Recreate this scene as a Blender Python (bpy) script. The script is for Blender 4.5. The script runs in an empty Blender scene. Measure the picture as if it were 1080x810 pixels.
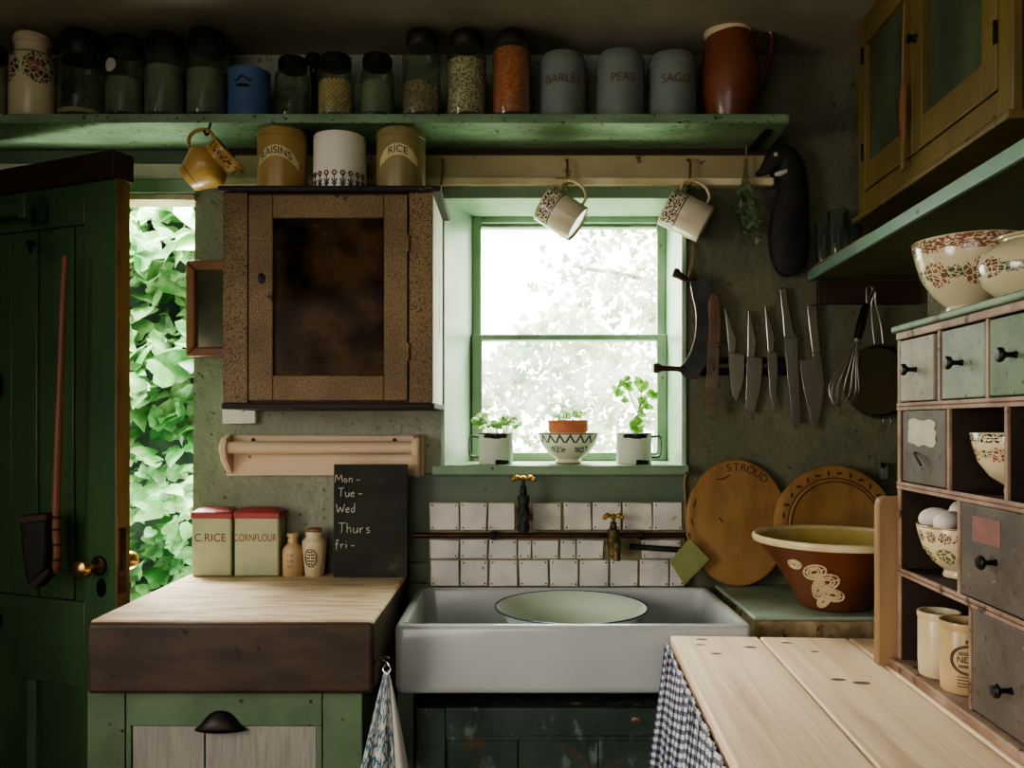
import bpy, bmesh, math, random
from mathutils import Vector, Matrix
random.seed(7)
SC = bpy.context.scene
COL = SC.collection
PI = math.pi
# ---------------------------------------------------------------- camera frame (metres; back wall inner face at y = 2.6)
EYE, FOC, VX, VY = 1.36, 880.0, 545.0, 445.0
WALL = 2.6
def X(px, d): return (px - VX) / FOC * d
def Z(py, d): return EYE - (py - VY) / FOC * d
def at(px, py, d): return Vector((X(px, d), d, Z(py, d)))
# ---------------------------------------------------------------- mesh collecting
ROOTM = {}
class MB:
    def __init__(s): s.v = []; s.f = []; s.uv = []
    def add(s, vs, fs, M=None, uvs=None):
        b = len(s.v)
        for p in vs:
            p = Vector(p)
            s.v.append(M @ p if M is not None else p)
        for i, f in enumerate(fs):
            s.f.append([b + k for k in f]); s.uv.append(uvs[i] if uvs else None)
        return s
    def box(s, x0, x1, y0, y1, z0, z1, M=None):
        vs = [(x, y, z) for x in (x0, x1) for y in (y0, y1) for z in (z0, z1)]
        return s.add(vs, [(0,1,3,2),(4,6,7,5),(0,4,5,1),(2,3,7,6),(0,2,6,4),(1,5,7,3)], M)
    def lathe(s, prof, n=32, M=None, warp=None):
        zs = [p[1] for p in prof]; z0, z1 = min(zs), max(zs); dz = (z1 - z0) or 1
        rings = []; vs = []; fs = []; uvs = []
        for r, z in prof:
            if r < 1e-6:
                rings.append([len(vs)]); vs.append((0, 0, z))
            else:
                rings.append(list(range(len(vs), len(vs) + n)))
                for i in range(n):
                    a = 2 * PI * i / n - PI / 2
                    vs.append((r * math.cos(a), r * math.sin(a), z))
        for j in range(len(prof) - 1):
            A, B = rings[j], rings[j + 1]; va, vb = (zs[j] - z0) / dz, (zs[j + 1] - z0) / dz
            if len(A) == 1 and len(B) == 1: continue
            for i in range(n):
                k = (i + 1) % n; u0, u1 = i / n, (i + 1) / n
                if len(A) == 1: fs.append((A[0], B[k], B[i])); uvs.append([(u0, va), (u1, vb), (u0, vb)])
                elif len(B) == 1: fs.append((A[i], A[k], B[0])); uvs.append([(u0, va), (u1, va), (u0, vb)])
                else: fs.append((A[i], A[k], B[k], B[i])); uvs.append([(u0, va), (u1, va), (u1, vb), (u0, vb)])
        if warp: vs = [warp(Vector(p)) for p in vs]
        return s.add(vs, fs, M, uvs)
    def tube(s, pts, r, n=8, closed=False, flat=None, M=None):
        pts = [Vector(p) for p in pts]; m = len(pts)
        rs = r if isinstance(r, (list, tuple)) else [r] * m
        T = []
        for i in range(m):
            a = pts[(i - 1) % m] if (closed or i > 0) else pts[i]
            b = pts[(i + 1) % m] if (closed or i < m - 1) else pts[i]
            t = (b - a); T.append(t.normalized() if t.length > 1e-9 else Vector((0, 0, 1)))
        up = Vector((0, 1, 0)) if abs(T[0].y) < .9 else Vector((1, 0, 0))
        nrm = (up - T[0] * up.dot(T[0])).normalized(); vs = []; fs = []
        for i in range(m):
            nrm = (nrm - T[i] * nrm.dot(T[i])).normalized(); bn = T[i].cross(nrm)
            f = flat or (1, 1)
            for k in range(n):
                a = 2 * PI * k / n
                vs.append(pts[i] + nrm * (math.cos(a) * rs[i] * f[0]) + bn * (math.sin(a) * rs[i] * f[1]))
        for i in range(m if closed else m - 1):
            j = (i + 1) % m
            for k in range(n):
                l = (k + 1) % n; fs.append((i*n+k, i*n+l, j*n+l, j*n+k))
        if not closed: fs.append(tuple(range(n))); fs.append(tuple(range((m-1)*n, m*n)))
        return s.add(vs, fs, M)
    def prism(s, poly, y0, y1, M=None):           # polygon in x,z pushed along y
        n = len(poly)
        vs = [(x, y0, z) for x, z in poly] + [(x, y1, z) for x, z in poly]
        return s.add(vs, [tuple(range(n)), tuple(range(n, 2*n))] + [(i, (i+1) % n, n+(i+1) % n, n+i) for i in range(n)], M)
    def ball(s, c, r, n=12, m=8, M=None):
        r = r if isinstance(r, (tuple, list)) else (r, r, r)
        T = Matrix.Translation(Vector(c)) @ Matrix.Diagonal((r[0], r[1], r[2], 1))
        return s.lathe([(math.cos(a), math.sin(a)) if abs(abs(a) - PI/2) > 1e-6 else (0, math.sin(a)) for a in [(-.5 + k/m) * PI for k in range(m+1)]], n, (M @ T) if M is not None else T)
    def grid(s, fn, nu, nv, M=None):
        vs = [fn(i/nu, j/nv) for j in range(nv+1) for i in range(nu+1)]; fs = []; uvs = []
        for j in range(nv):
            for i in range(nu):
                a = j*(nu+1)+i; fs.append((a, a+1, a+nu+2, a+nu+1))
                uvs.append([(i/nu, j/nv), ((i+1)/nu, j/nv), ((i+1)/nu, (j+1)/nv), (i/nu, (j+1)/nv)])
        return s.add(vs, fs, M, uvs)
    def build(s, name, m, parent=None, world=False, bevel=0, angle=40, solid=0, sub=0, seg=2):
        me = bpy.data.meshes.new(name); V = s.v; off = None
        if parent is None:
            lo = [min(p[i] for p in V) for i in range(3)]; hi = [max(p[i] for p in V) for i in range(3)]
            off = Vector(((lo[0]+hi[0])/2, (lo[1]+hi[1])/2, lo[2])); V = [p - off for p in V]
        elif world:
            t = parent
            while t.parent: t = t.parent
            I = ROOTM[t.name].inverted(); V = [I @ p for p in V]
        me.from_pydata([tuple(p) for p in V], [], s.f)
        if any(u for u in s.uv):
            ul = me.uv_layers.new(name='UVMap'); k = 0
            for f, u in zip(me.polygons, s.uv):
                for q in range(f.loop_total):
                    if u: ul.data[f.loop_start + q].uv = u[q]
        bm = bmesh.new(); bm.from_mesh(me)
        bmesh.ops.recalc_face_normals(bm, faces=bm.faces); bm.to_mesh(me); bm.free()
        me.polygons.foreach_set('use_smooth', [True] * len(me.polygons))
        me.set_sharp_from_angle(angle=math.radians(angle))
        o = bpy.data.objects.new(name, me); COL.objects.link(o)
        me.materials.append(m)
        if parent is not None: o.parent = parent
        if off is not None: o.location = off; ROOTM[o.name] = Matrix.Translation(off)
        if solid:
            d = o.modifiers.new('solid', 'SOLIDIFY'); d.thickness = solid; d.offset = 0
        if bevel:
            d = o.modifiers.new('edge', 'BEVEL'); d.width = bevel; d.segments = seg; d.limit_method = 'ANGLE'; d.angle_limit = math.radians(40)
            d.harden_normals = False
        if sub:
            d = o.modifiers.new('sub', 'SUBSURF'); d.levels = sub; d.render_levels = sub
        return o
def tag(o, label, cat, group=None, kind=None):
    if label: o['label'] = label
    if cat: o['category'] = cat
    if group: o['group'] = group
    if kind: o['kind'] = kind
    return o
def thing(name, label, cat, loc=(0,0,0), rotz=0, group=None, M=None, kind=None):
    o = bpy.data.objects.new(name, None); COL.objects.link(o)
    if M is None: M = Matrix.Translation(Vector(loc)) @ Matrix.Rotation(rotz, 4, 'Z')
    o.location = M.to_translation(); o.rotation_euler = M.to_euler(); ROOTM[o.name] = M
    o.empty_display_size = .05
    return tag(o, label, cat, group, kind)
def struct(o): o['kind'] = 'structure'; return o
def dup(root, M, label, group=None):
    r = root.copy(); COL.objects.link(r); r.location = M.to_translation(); r.rotation_euler = M.to_euler(); r['label'] = label
    ROOTM[r.name] = M
    if group: r['group'] = group
    for ch in list(root.children):
        c = ch.copy(); COL.objects.link(c); c.parent = r
        for g in list(ch.children):
            d = g.copy(); COL.objects.link(d); d.parent = c
    return r
def axes(loc, xa, za):
    za = Vector(za).normalized(); xa = Vector(xa); xa = (xa - za * xa.dot(za)).normalized(); ya = za.cross(xa)
    return Matrix(((xa.x, ya.x, za.x, loc[0]), (xa.y, ya.y, za.y, loc[1]), (xa.z, ya.z, za.z, loc[2]), (0,0,0,1)))
def arc(cx, cz, r, a0, a1, n, rz=None):
    rz = rz or r
    return [(cx + r*math.cos(math.radians(a0+(a1-a0)*k/n)), cz + rz*math.sin(math.radians(a0+(a1-a0)*k/n))) for k in range(n+1)]
def smooth(pts, n=6):                             # Catmull-Rom through points
    P = [Vector(p) for p in pts]; out = []
    for i in range(len(P)-1):
        a, b, c, d = P[max(i-1,0)], P[i], P[i+1], P[min(i+2,len(P)-1)]
        for k in range(n):
            t = k/n
            out.append(.5*((2*b)+(c-a)*t+(2*a-5*b+4*c-d)*t*t+(3*b-a-3*c+d)*t**3))
    out.append(P[-1]); return out
# text -> triangles in a plane (x, y), centred in x
def glyphs(body, size, squeeze=1.0, center=True, shear=0):
    cu = bpy.data.curves.new('lettering', 'FONT'); cu.body = body; cu.size = size; cu.shear = shear
    cu.align_x = 'CENTER' if center else 'LEFT'; cu.align_y = 'CENTER'
    ob = bpy.data.objects.new('lettering', cu); COL.objects.link(ob)
    me = bpy.data.meshes.new_from_object(ob.evaluated_get(bpy.context.evaluated_depsgraph_get()))
    vs = [(v.co.x * squeeze, v.co.y) for v in me.vertices]; fs = [tuple(p.vertices) for p in me.polygons]
    bpy.data.objects.remove(ob); bpy.data.curves.remove(cu); bpy.data.meshes.remove(me)
    return vs, fs
def round_text(mb, body, size, r, zc, turn=0, arch=0, squeeze=1):   # lettering wrapped on a pot whose front faces -y
    vs, fs = glyphs(body, size, squeeze)
    out = []
    for x, y in vs:
        a = x / r + turn
        out.append((r*math.sin(a), -r*math.cos(a), zc + y - arch*x*x))
    mb.add(out, fs)
def flat_text(mb, body, size, cx, y, cz, squeeze=1, M=None):
    vs, fs = glyphs(body, size, squeeze); mb.add([(cx+a, y, cz+b) for a, b in vs], fs, M)
# ---------------------------------------------------------------- materials
def lin(c, sat=.80):
    out = []; g0 = .3*c[0] + .55*c[1] + .15*c[2]; c = [g0 + (k-g0)*sat for k in c]
    for k in c:
        k /= 255; out.append(k/12.92 if k <= .04045 else ((k+.055)/1.055)**2.4)
    return (*out, 1)
class G:
    def __init__(s, name):
        s.m = bpy.data.materials.new(name); s.m.use_nodes = True; s.t = s.m.node_tree; s.t.nodes.clear()
        s.out = s.t.nodes.new('ShaderNodeOutputMaterial'); s.p = s.t.nodes.new('ShaderNodeBsdfPrincipled')
        s.t.links.new(s.p.outputs[0], s.out.inputs[0]); s._tc = None
    def tc(s, k):
        if not s._tc: s._tc = s.t.nodes.new('ShaderNodeTexCoord')
        return s._tc.outputs[k]
    def put(s, sock, v):
        if isinstance(v, bpy.types.NodeSocket): s.t.links.new(v, sock)
        else: sock.default_value = v
    def math(s, op, a, b=0.0, c=0.0):
        n = s.t.nodes.new('ShaderNodeMath'); n.operation = op
        for i, v in enumerate((a, b, c)): s.put(n.inputs[i], v)
        return n.outputs[0]
    def mapping(s, vec, st):
        n = s.t.nodes.new('ShaderNodeMapping'); s.put(n.inputs[0], vec); n.inputs['Scale'].default_value = st; return n.outputs[0]
    def noise(s, sc, det=4, st=(1,1,1), vec=None, dist=0, rough=.55):
        n = s.t.nodes.new('ShaderNodeTexNoise'); n.inputs['Scale'].default_value = sc; n.inputs['Detail'].default_value = det
        n.inputs['Roughness'].default_value = rough; n.inputs['Distortion'].default_value = dist
        s.put(n.inputs['Vector'], s.mapping(vec if vec is not None else s.tc('Object'), st)); return n.outputs[0]
    def voro(s, sc, vec, feat='F1', rnd=1):
        n = s.t.nodes.new('ShaderNodeTexVoronoi'); n.feature = feat; n.inputs['Scale'].default_value = sc
        n.inputs['Randomness'].default_value = rnd; s.put(n.inputs['Vector'], vec); return n.outputs['Distance']
    def rng(s, v, lo, hi):
        n = s.t.nodes.new('ShaderNodeMapRange'); n.interpolation_type = 'SMOOTHSTEP'; s.put(n.inputs[0], v)
        n.inputs[1].default_value = lo; n.inputs[2].default_value = hi; return n.outputs[0]
    def mix(s, f, a, b):
        n = s.t.nodes.new('ShaderNodeMix'); n.data_type = 'RGBA'; s.put(n.inputs[0], f); s.put(n.inputs[6], a); s.put(n.inputs[7], b); return n.outputs[2]
    def bump(s, h, st, dist=.01):
        n = s.t.nodes.new('ShaderNodeBump'); n.inputs['Strength'].default_value = st; n.inputs['Distance'].default_value = dist
        s.put(n.inputs['Height'], h); s.t.links.new(n.outputs[0], s.p.inputs['Normal'])
# mat: two tones blended by noise, then layers (colour, scale, lo, hi, stretch), then bands on the turned surface (uv)
def mat(name, c, c2=None, sc=6, st=(1,1,1), lo=.35, hi=.65, rough=.6, layers=(), bands=(), bump=.1, bsc=40, bst=(1,1,1), metal=0, spec=.4, dist=.004, bdet=4, coat=0):
    g = G(name); base = lin(c)
    if c2: base = g.mix(g.rng(g.noise(sc, 6, st), lo, hi), lin(c), lin(c2))
    for L in layers:
        k, s, l, h = L[:4]; stx = L[4] if len(L) > 4 else (1,1,1)
        base = g.mix(g.rng(g.noise(s, 5, stx), l, h), base, lin(k))
    if bands:
        sp = g.t.nodes.new('ShaderNodeSeparateXYZ'); g.put(sp.inputs[0], g.tc('UV')); u, v = sp.outputs[0], sp.outputs[1]
        for b in bands:
            kind, k, v0, v1 = b[:4]
            inb = g.math('MULTIPLY', g.math('GREATER_THAN', v, v0), g.math('LESS_THAN', v, v1))
            fv = g.math('DIVIDE', g.math('SUBTRACT', v, (v0+v1)/2), v1-v0)
            if kind == 'ring': f = inb
            elif kind == 'flower':                # separate rosettes around the pot
                n, R, fine = b[4:7]; offu = b[7] if len(b) > 7 else 0
                fu = g.math('SUBTRACT', g.math('FRACT', g.math('ADD', g.math('MULTIPLY', u, n), offu)), .5)
                d = g.math('SQRT', g.math('ADD', g.math('MULTIPLY', fu, fu), g.math('MULTIPLY', fv, fv)))
                cb = g.t.nodes.new('ShaderNodeCombineXYZ'); g.put(cb.inputs[0], g.math('MULTIPLY', u, n)); g.put(cb.inputs[1], fv)
                d = g.math('ADD', d, g.math('MULTIPLY', g.math('SUBTRACT', g.noise(7, 2, vec=cb.outputs[0]), .5), .3))
                vo = g.voro(fine, cb.outputs[0], 'DISTANCE_TO_EDGE')
                f = g.math('MULTIPLY', inb, g.math('MULTIPLY', g.math('LESS_THAN', d, R), g.math('GREATER_THAN', vo, .09)))
            elif kind == 'zig':                   # pointed diamonds hanging from the rim
                n = b[4]
                tri = g.math('MULTIPLY', g.math('ABSOLUTE', g.math('SUBTRACT', g.math('FRACT', g.math('MULTIPLY', u, n)), .5)), 2)
                q = g.math('ADD', tri, g.math('MULTIPLY', fv, -1))
                f = g.math('MULTIPLY', inb, g.math('LESS_THAN', g.math('ABSOLUTE', g.math('SUBTRACT', q, .62)), .22))
            elif kind == 'scroll':
                s = b[4]
                cb = g.t.nodes.new('ShaderNodeCombineXYZ'); g.put(cb.inputs[0], g.math('MULTIPLY', u, b[5])); g.put(cb.inputs[1], v)
                nz = g.noise(s, 1, vec=cb.outputs[0])
                f = g.math('MULTIPLY', inb, g.math('LESS_THAN', g.math('ABSOLUTE', g.math('SUBTRACT', nz, .5)), .06))
            else:                                 # sponge
                s, thr = b[4], b[5]
                cb = g.t.nodes.new('ShaderNodeCombineXYZ'); g.put(cb.inputs[0], g.math('MULTIPLY', u, b[6])); g.put(cb.inputs[1], v)
                f = g.math('MULTIPLY', inb, g.math('LESS_THAN', g.voro(s, cb.outputs[0]), thr))
            base = g.mix(f, base, lin(k))
    g.put(g.p.inputs['Base Color'], base)
    g.p.inputs['Roughness'].default_value = rough; g.p.inputs['Metallic'].default_value = metal
    g.p.inputs['Specular IOR Level'].default_value = spec; g.p.inputs['Coat Weight'].default_value = coat
    if bump: g.bump(g.noise(bsc, bdet, bst), bump, dist)
    return g.m
def glassy(name, tint, dust_haze=.06, dust_haze_c=(200,205,190), gloss=.12):
    g = G(name); t = g.t
    tr = t.nodes.new('ShaderNodeBsdfTransparent'); tr.inputs[0].default_value = lin(tint)
    gl = t.nodes.new('ShaderNodeBsdfGlossy'); gl.inputs['Roughness'].default_value = .08
    df = t.nodes.new('ShaderNodeBsdfDiffuse'); df.inputs[0].default_value = lin(dust_haze_c)
    tl = t.nodes.new('ShaderNodeBsdfTranslucent'); tl.inputs[0].default_value = lin(dust_haze_c)
    lw = t.nodes.new('ShaderNodeLayerWeight'); lw.inputs[0].default_value = .35
    m1 = t.nodes.new('ShaderNodeMixShader'); m2 = t.nodes.new('ShaderNodeMixShader'); m3 = t.nodes.new('ShaderNodeMixShader')
    t.links.new(df.outputs[0], m3.inputs[1]); t.links.new(tl.outputs[0], m3.inputs[2]); m3.inputs[0].default_value = .5
    nz = g.math('MULTIPLY', g.rng(g.noise(9, 5), .3, .7), dust_haze*2)
    g.put(m1.inputs[0], nz); t.links.new(tr.outputs[0], m1.inputs[1]); t.links.new(m3.outputs[0], m1.inputs[2])
    g.put(m2.inputs[0], g.math('MULTIPLY', lw.outputs['Facing'], gloss*3)); t.links.new(m1.outputs[0], m2.inputs[1]); t.links.new(gl.outputs[0], m2.inputs[2])
    t.links.new(m2.outputs[0], g.out.inputs[0]); return g.m
def leafmat(name, c, c2, tl=.35, sc=3):
    g = G(name); t = g.t
    base = g.mix(g.rng(g.noise(sc, 5), .38, .62), lin(c), lin(c2))
    g.put(g.p.inputs['Base Color'], base); g.p.inputs['Roughness'].default_value = .35
    tr = t.nodes.new('ShaderNodeBsdfTranslucent'); g.put(tr.inputs[0], base)
    mx = t.nodes.new('ShaderNodeMixShader'); mx.inputs[0].default_value = tl
    t.links.new(g.p.outputs[0], mx.inputs[1]); t.links.new(tr.outputs[0], mx.inputs[2]); t.links.new(mx.outputs[0], g.out.inputs[0])
    return g.m
def woven(name, c0, c1, c2, nu, nv):               # gingham: two crossing sets of stripes on uv
    g = G(name); sp = g.t.nodes.new('ShaderNodeSeparateXYZ'); g.put(sp.inputs[0], g.tc('UV'))
    a = g.math('GREATER_THAN', g.math('FRACT', g.math('MULTIPLY', sp.outputs[0], nu)), .5)
    b = g.math('GREATER_THAN', g.math('FRACT', g.math('MULTIPLY', sp.outputs[1], nv)), .5)
    col = g.mix(g.math('MULTIPLY', a, b), g.mix(g.math('MAXIMUM', a, b), lin(c0), lin(c1)), lin(c2))
    g.put(g.p.inputs['Base Color'], col); g.p.inputs['Roughness'].default_value = .9; g.bump(g.noise(300, 2), .2, .002); return g.m
CHIP = (38,32,22)
M = {}
M['plaster'] = mat('lime_plaster', (164,166,144), (142,145,124), sc=3, rough=.9, bump=1, bsc=26, dist=.022, bdet=6, spec=.2, layers=[((84,90,72), 60, .62, .72)])
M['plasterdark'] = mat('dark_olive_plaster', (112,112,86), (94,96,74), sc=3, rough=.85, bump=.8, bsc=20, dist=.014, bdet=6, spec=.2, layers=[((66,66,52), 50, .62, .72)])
M['ceil'] = mat('old_ceiling_paint', (168,160,134), (140,134,110), sc=2, rough=.95, bump=.3, bsc=12, spec=.1)
M['floor'] = mat('stone_flags', (96,84,66), (70,62,50), sc=4, rough=.8, bump=.3)
M['green'] = mat('pale_green_paint', (150,180,146), (126,158,124), sc=5, rough=.4, bump=.25, bsc=14, layers=[((60,80,55), 50, .69, .72)])
M['sillgreen'] = mat('sill_green_paint', (118,148,112), (100,130,96), sc=6, rough=.4, bump=.2, bsc=20, layers=[((40,44,30), 30, .66, .7)])
M['shelf'] = mat('shelf_green_paint', (118,150,108), (92,124,86), sc=4, st=(1,3,3), rough=.5, bump=.25, bsc=18, layers=[((40,46,30), 90, .61, .66, (.6,1,1)), ((34,38,22), 14, .70, .74)])
M['doorg'] = mat('dark_green_gloss', (70,106,64), (56,88,54), sc=4, st=(1,1,.3), rough=.32, bump=.2, bsc=30, bst=(1,1,.2), layers=[((96,128,88), 40, .71, .74, (1,1,.2))])
M['panelg'] = mat('grey_green_boards', (92,108,86), (76,94,76), sc=5, st=(.3,1,1), rough=.55, bump=.25, bsc=24, layers=[((44,48,34), 34, .68, .72)])
M['greenbase'] = mat('cabinet_green_paint', (92,118,82), (74,100,68), sc=5, rough=.5, bump=.2, layers=[((34,34,20), 34, .65, .68), ((96,110,60), 6, .6, .8)])
M['teal'] = mat('blue_green_shelf_edge', (104,148,120), (116,146,130), sc=4, rough=.4, bump=.2, layers=[((50,56,34), 28, .66, .7)])
M['olive'] = mat('olive_shelf_board', (92,96,46), (78,84,40), sc=4, rough=.6, bump=.2)
M['cream'] = mat('cream_beam_paint', (176,160,112), (150,136,92), sc=5, st=(.4,1,1), rough=.6, bump=.35, bsc=16, bst=(.3,1,1), layers=[((70,54,32), 26, .66, .7, (.5,1,1)), ((60,46,28), 7, .70, .74)])
M['creamlip'] = mat('pale_cream_lip', (214,200,158), (190,170,122), sc=7, rough=.6, bump=.3, layers=[((90,64,36), 22, .66, .7, (.3,1,1))])
M['white'] = mat('chalky_white', (206,198,178), (186,178,160), sc=8, rough=.7, bump=.2)
M['crackle'] = mat('crackled_brown_paint', (134,106,62), (112,86,48), sc=5, rough=.6, bump=.5, bsc=90, dist=.003, layers=[((52,34,20), 300, .5, .62), ((34,22,12), 12, .67, .72)])
M['cracktop'] = mat('worn_dark_moulding', (44,34,24), (30,24,18), sc=9, rough=.7, bump=.4, layers=[((150,140,112), 22, .64, .7, (.5,1,1))])
M['cabside'] = mat('flaking_lit_side', (212,200,180), (188,172,150), sc=4, st=(1,1,.3), rough=.6, bump=.5, layers=[((120,92,66), 12, .64, .7, (1,1,.3))])  # flaking paint, whitened to stand for window light on this side
M['cabin'] = mat('dark_cabinet_inside', (92,66,42), (70,50,32), sc=4, rough=.8, bump=.1)
M['dark'] = mat('near_black', (22,18,15), rough=.6, bump=.1)
M['iron'] = mat('black_iron', (26,24,22), (40,34,30), sc=20, rough=.45, metal=.6, bump=.15)
M['bladedark'] = mat('blackened_blade', (70,74,72), (52,56,56), sc=12, rough=.5, metal=.3, bump=.15)
M['steel'] = mat('brushed_steel', (190,182,170), (166,160,150), sc=30, st=(1,1,.1), rough=.36, metal=1, bump=.05)
M['rustblade'] = mat('stained_steel', (132,118,100), (96,84,70), sc=14, rough=.5, metal=.8, bump=.15, layers=[((44,34,26), 60, .64, .7)])
M['brass'] = mat('aged_brass', (206,160,82), (168,120,54), sc=14, rough=.28, metal=1, bump=.06)
M['verdi'] = mat('verdigris_metal', (44,62,48), (30,36,28), sc=30, rough=.6, metal=.5, bump=.5, layers=[((110,92,48), 24, .62, .7)])
M['copper'] = mat('dark_copper_pipe', (88,52,40), (56,38,32), sc=12, rough=.4, metal=.7, bump=.1)
M['wood'] = mat('red_brown_wood', (150,88,56), (120,66,42), sc=8, st=(1,1,.2), rough=.45, bump=.15)
M['knifewood'] = mat('worn_knife_handle', (118,84,62), (92,64,46), sc=20, st=(3,1,.4), rough=.6, bump=.15)
M['dkwood'] = mat('dark_stained_wood', (64,40,26), (46,28,18), sc=8, st=(.2,1,1), rough=.6, bump=.2)
M['tabletop'] = mat('scrubbed_pine', (248,216,180), (232,192,152), sc=4, st=(.3,7,3), rough=.55, bump=.25, bsc=14, bst=(.3,8,3), layers=[((186,146,108), 4, .56, .78, (.4,2.5,1)), ((128,88,58), 4, .71, .79, (.7,2.2,1))])
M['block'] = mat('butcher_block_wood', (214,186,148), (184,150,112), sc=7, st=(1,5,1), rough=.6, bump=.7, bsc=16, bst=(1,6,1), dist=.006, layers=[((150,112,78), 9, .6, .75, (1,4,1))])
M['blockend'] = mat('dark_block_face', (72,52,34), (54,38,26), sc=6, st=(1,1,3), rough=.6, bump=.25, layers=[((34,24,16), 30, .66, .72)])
M['greyply'] = mat('grey_linen_panel', (150,144,132), (134,128,118), sc=30, st=(5,1,.3), rough=.85, bump=.2, bsc=120, bst=(4,1,.2))
M['sink'] = mat('white_fireclay', (182,186,184), (172,177,176), sc=3, rough=.16, bump=.03, bsc=6, spec=.5, coat=.3)
M['enamel'] = mat('pale_green_enamel', (196,210,190), rough=.15, bump=.02, spec=.5)
M['bluerim'] = mat('blue_enamel_rim', (30,44,92), rough=.25, bump=0)
M['tile'] = mat('white_wall_tiles', (206,198,188), (182,176,170), sc=9, rough=.2, bump=.12, bsc=8, dist=.006, layers=[((150,140,120), 26, .68, .74)])
M['grout'] = mat('ochre_grout', (140,128,86), (112,104,72), sc=20, rough=.9, bump=.3)
M['slate'] = mat('green_slate_slab', (142,160,136), (120,138,118), sc=5, rough=.5, bump=.25, layers=[((128,114,80), 7, .58, .7)])
M['stone'] = mat('lichened_stone', (168,144,98), (124,106,70), sc=14, rough=.9, bump=.8, bsc=30, dist=.01, layers=[((66,60,38), 24, .58, .66)])
M['breadboard'] = mat('honey_wood_board', (162,116,58), (126,86,40), sc=6, st=(1,1,.5), rough=.5, bump=.2, layers=[((92,60,30), 6, .58, .75), ((50,28,14), 8, .72, .75)])
M['carve'] = mat('carved_groove', (64,40,20), rough=.8, bump=0)
M['terra'] = mat('glazed_terracotta', (126,66,38), (100,52,30), sc=5, rough=.35, bump=.12, bsc=10, bst=(.2,.2,6), coat=.2)
M['terraplain'] = mat('plain_terracotta_pot', (196,106,66), (178,92,56), sc=10, rough=.8, bump=.1)
M['slip'] = mat('cream_slip_glaze', (214,196,150), (190,170,116), sc=6, rough=.25, bump=.05)
M['slipin'] = mat('yellow_slip_inside', (186,160,88), (166,138,68), sc=5, rough=.25, bump=.05)
M['tin'] = mat('cream_green_tin', (176,178,132), (156,160,118), sc=6, rough=.4, bump=.08, layers=[((44,34,22), 34, .72, .74)])
M['redlid'] = mat('red_tin_lid', (168,52,50), (146,42,42), sc=8, rough=.4, bump=.1)
M['redink'] = mat('red_brown_lettering', (120,42,26), rough=.6, bump=0)
M['faded'] = mat('faded_rust_lettering', (116,72,46), (90,76,62), sc=40, rough=.7, bump=0)
M['ink'] = mat('black_lettering', (34,30,26), rough=.6, bump=0)
M['brownink'] = mat('brown_transfer_print', (70,52,34), rough=.6, bump=0)
M['greytin'] = mat('blue_grey_enamel_tin', (112,124,114), (98,110,102), sc=6, rough=.45, bump=.06, layers=[((190,190,170), 40, .73, .75), ((40,38,32), 20, .72, .74)])
M['blue'] = mat('blue_enamel', (70,104,150), (60,92,136), sc=5, rough=.35, bump=.05)
M['mustard'] = mat('mustard_stoneware', (160,128,64), (146,114,54), sc=4, rough=.35, bump=.08)
M['olivepot'] = mat('olive_stoneware', (138,122,72), (122,108,64), sc=4, rough=.35, bump=.08)
M['scrollc'] = mat('cream_ribbon', (196,176,120), rough=.5, bump=0)
M['stoneware'] = mat('cream_stoneware', (206,186,144), (188,166,122), sc=6, rough=.3, bump=.06)
M['stonebrown'] = mat('buff_stoneware', (196,164,112), (176,142,92), sc=6, rough=.3, bump=.06)
M['slateblack'] = mat('chalkboard_black', (40,40,34), (50,52,44), sc=6, rough=.85, bump=.1, layers=[((72,74,66), 9, .6, .8)])
M['chalk'] = mat('white_chalk', (196,192,178), rough=.95, bump=0)
M['pinewhite'] = mat('pinkish_cream_paint', (218,186,150), (200,168,132), sc=5, st=(.3,1,1), rough=.5, bump=.15, layers=[((110,66,36), 24, .72, .75)])
M['plastic'] = mat('white_switch_plastic', (214,208,194), rough=.35, bump=0)
M['mirror'] = mat('old_mirror_glass', (112,110,88), (84,84,66), sc=5, rough=.12, metal=.55, bump=0)
M['unitwood'] = mat('worn_unit_frame', (164,132,110), (130,96,74), sc=10, rough=.6, bump=.25, layers=[((70,42,28), 26, .6, .7)])
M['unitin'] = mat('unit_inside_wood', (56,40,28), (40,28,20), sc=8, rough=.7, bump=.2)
M['unitgreen'] = mat('unit_green_top', (112,140,108), (92,118,90), sc=8, rough=.55, bump=.25, layers=[((80,56,30), 24, .62, .7)])
M['drawgrey'] = mat('grey_pink_drawer', (150,142,124), (130,122,104), sc=10, rough=.6, bump=.25, layers=[((96,88,72), 50, .6, .7)])
M['drawgreen'] = mat('grey_green_drawer', (124,138,116), (106,120,100), sc=10, rough=.6, bump=.25, layers=[((70,78,60), 50, .6, .7)])
M['drawgreen2'] = mat('green_drawer', (96,124,88), (80,106,74), sc=10, rough=.6, bump=.25, layers=[((48,64,44), 50, .6, .7)])
M['drawdark'] = mat('dark_grey_drawer', (98,87,77), (80,70,62), sc=8, rough=.6, bump=.3, layers=[((68,58,50), 40, .56, .68), ((140,130,116), 60, .68, .72)])
M['drawred'] = mat('worn_red_patch', (142,86,76), (122,84,76), sc=30, rough=.7, bump=.1)
M['paper'] = mat('torn_paper_label', (196,188,170), (176,168,150), sc=12, rough=.9, bump=.5, bsc=30)
M['yellowwood'] = mat('ochre_cupboard_paint', (122,100,46), (100,82,36), sc=5, st=(1,1,.4), rough=.5, bump=.2, layers=[((60,40,18), 30, .66, .7)])
M['mesh'] = mat('green_gauze', (70,82,50), (50,62,40), sc=6, st=(1,1,.4), rough=.7, bump=.3, bsc=160)
M['gingham'] = woven('navy_gingham', (206,206,206), (104,108,126), (34,36,52), 84, 40)
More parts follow.
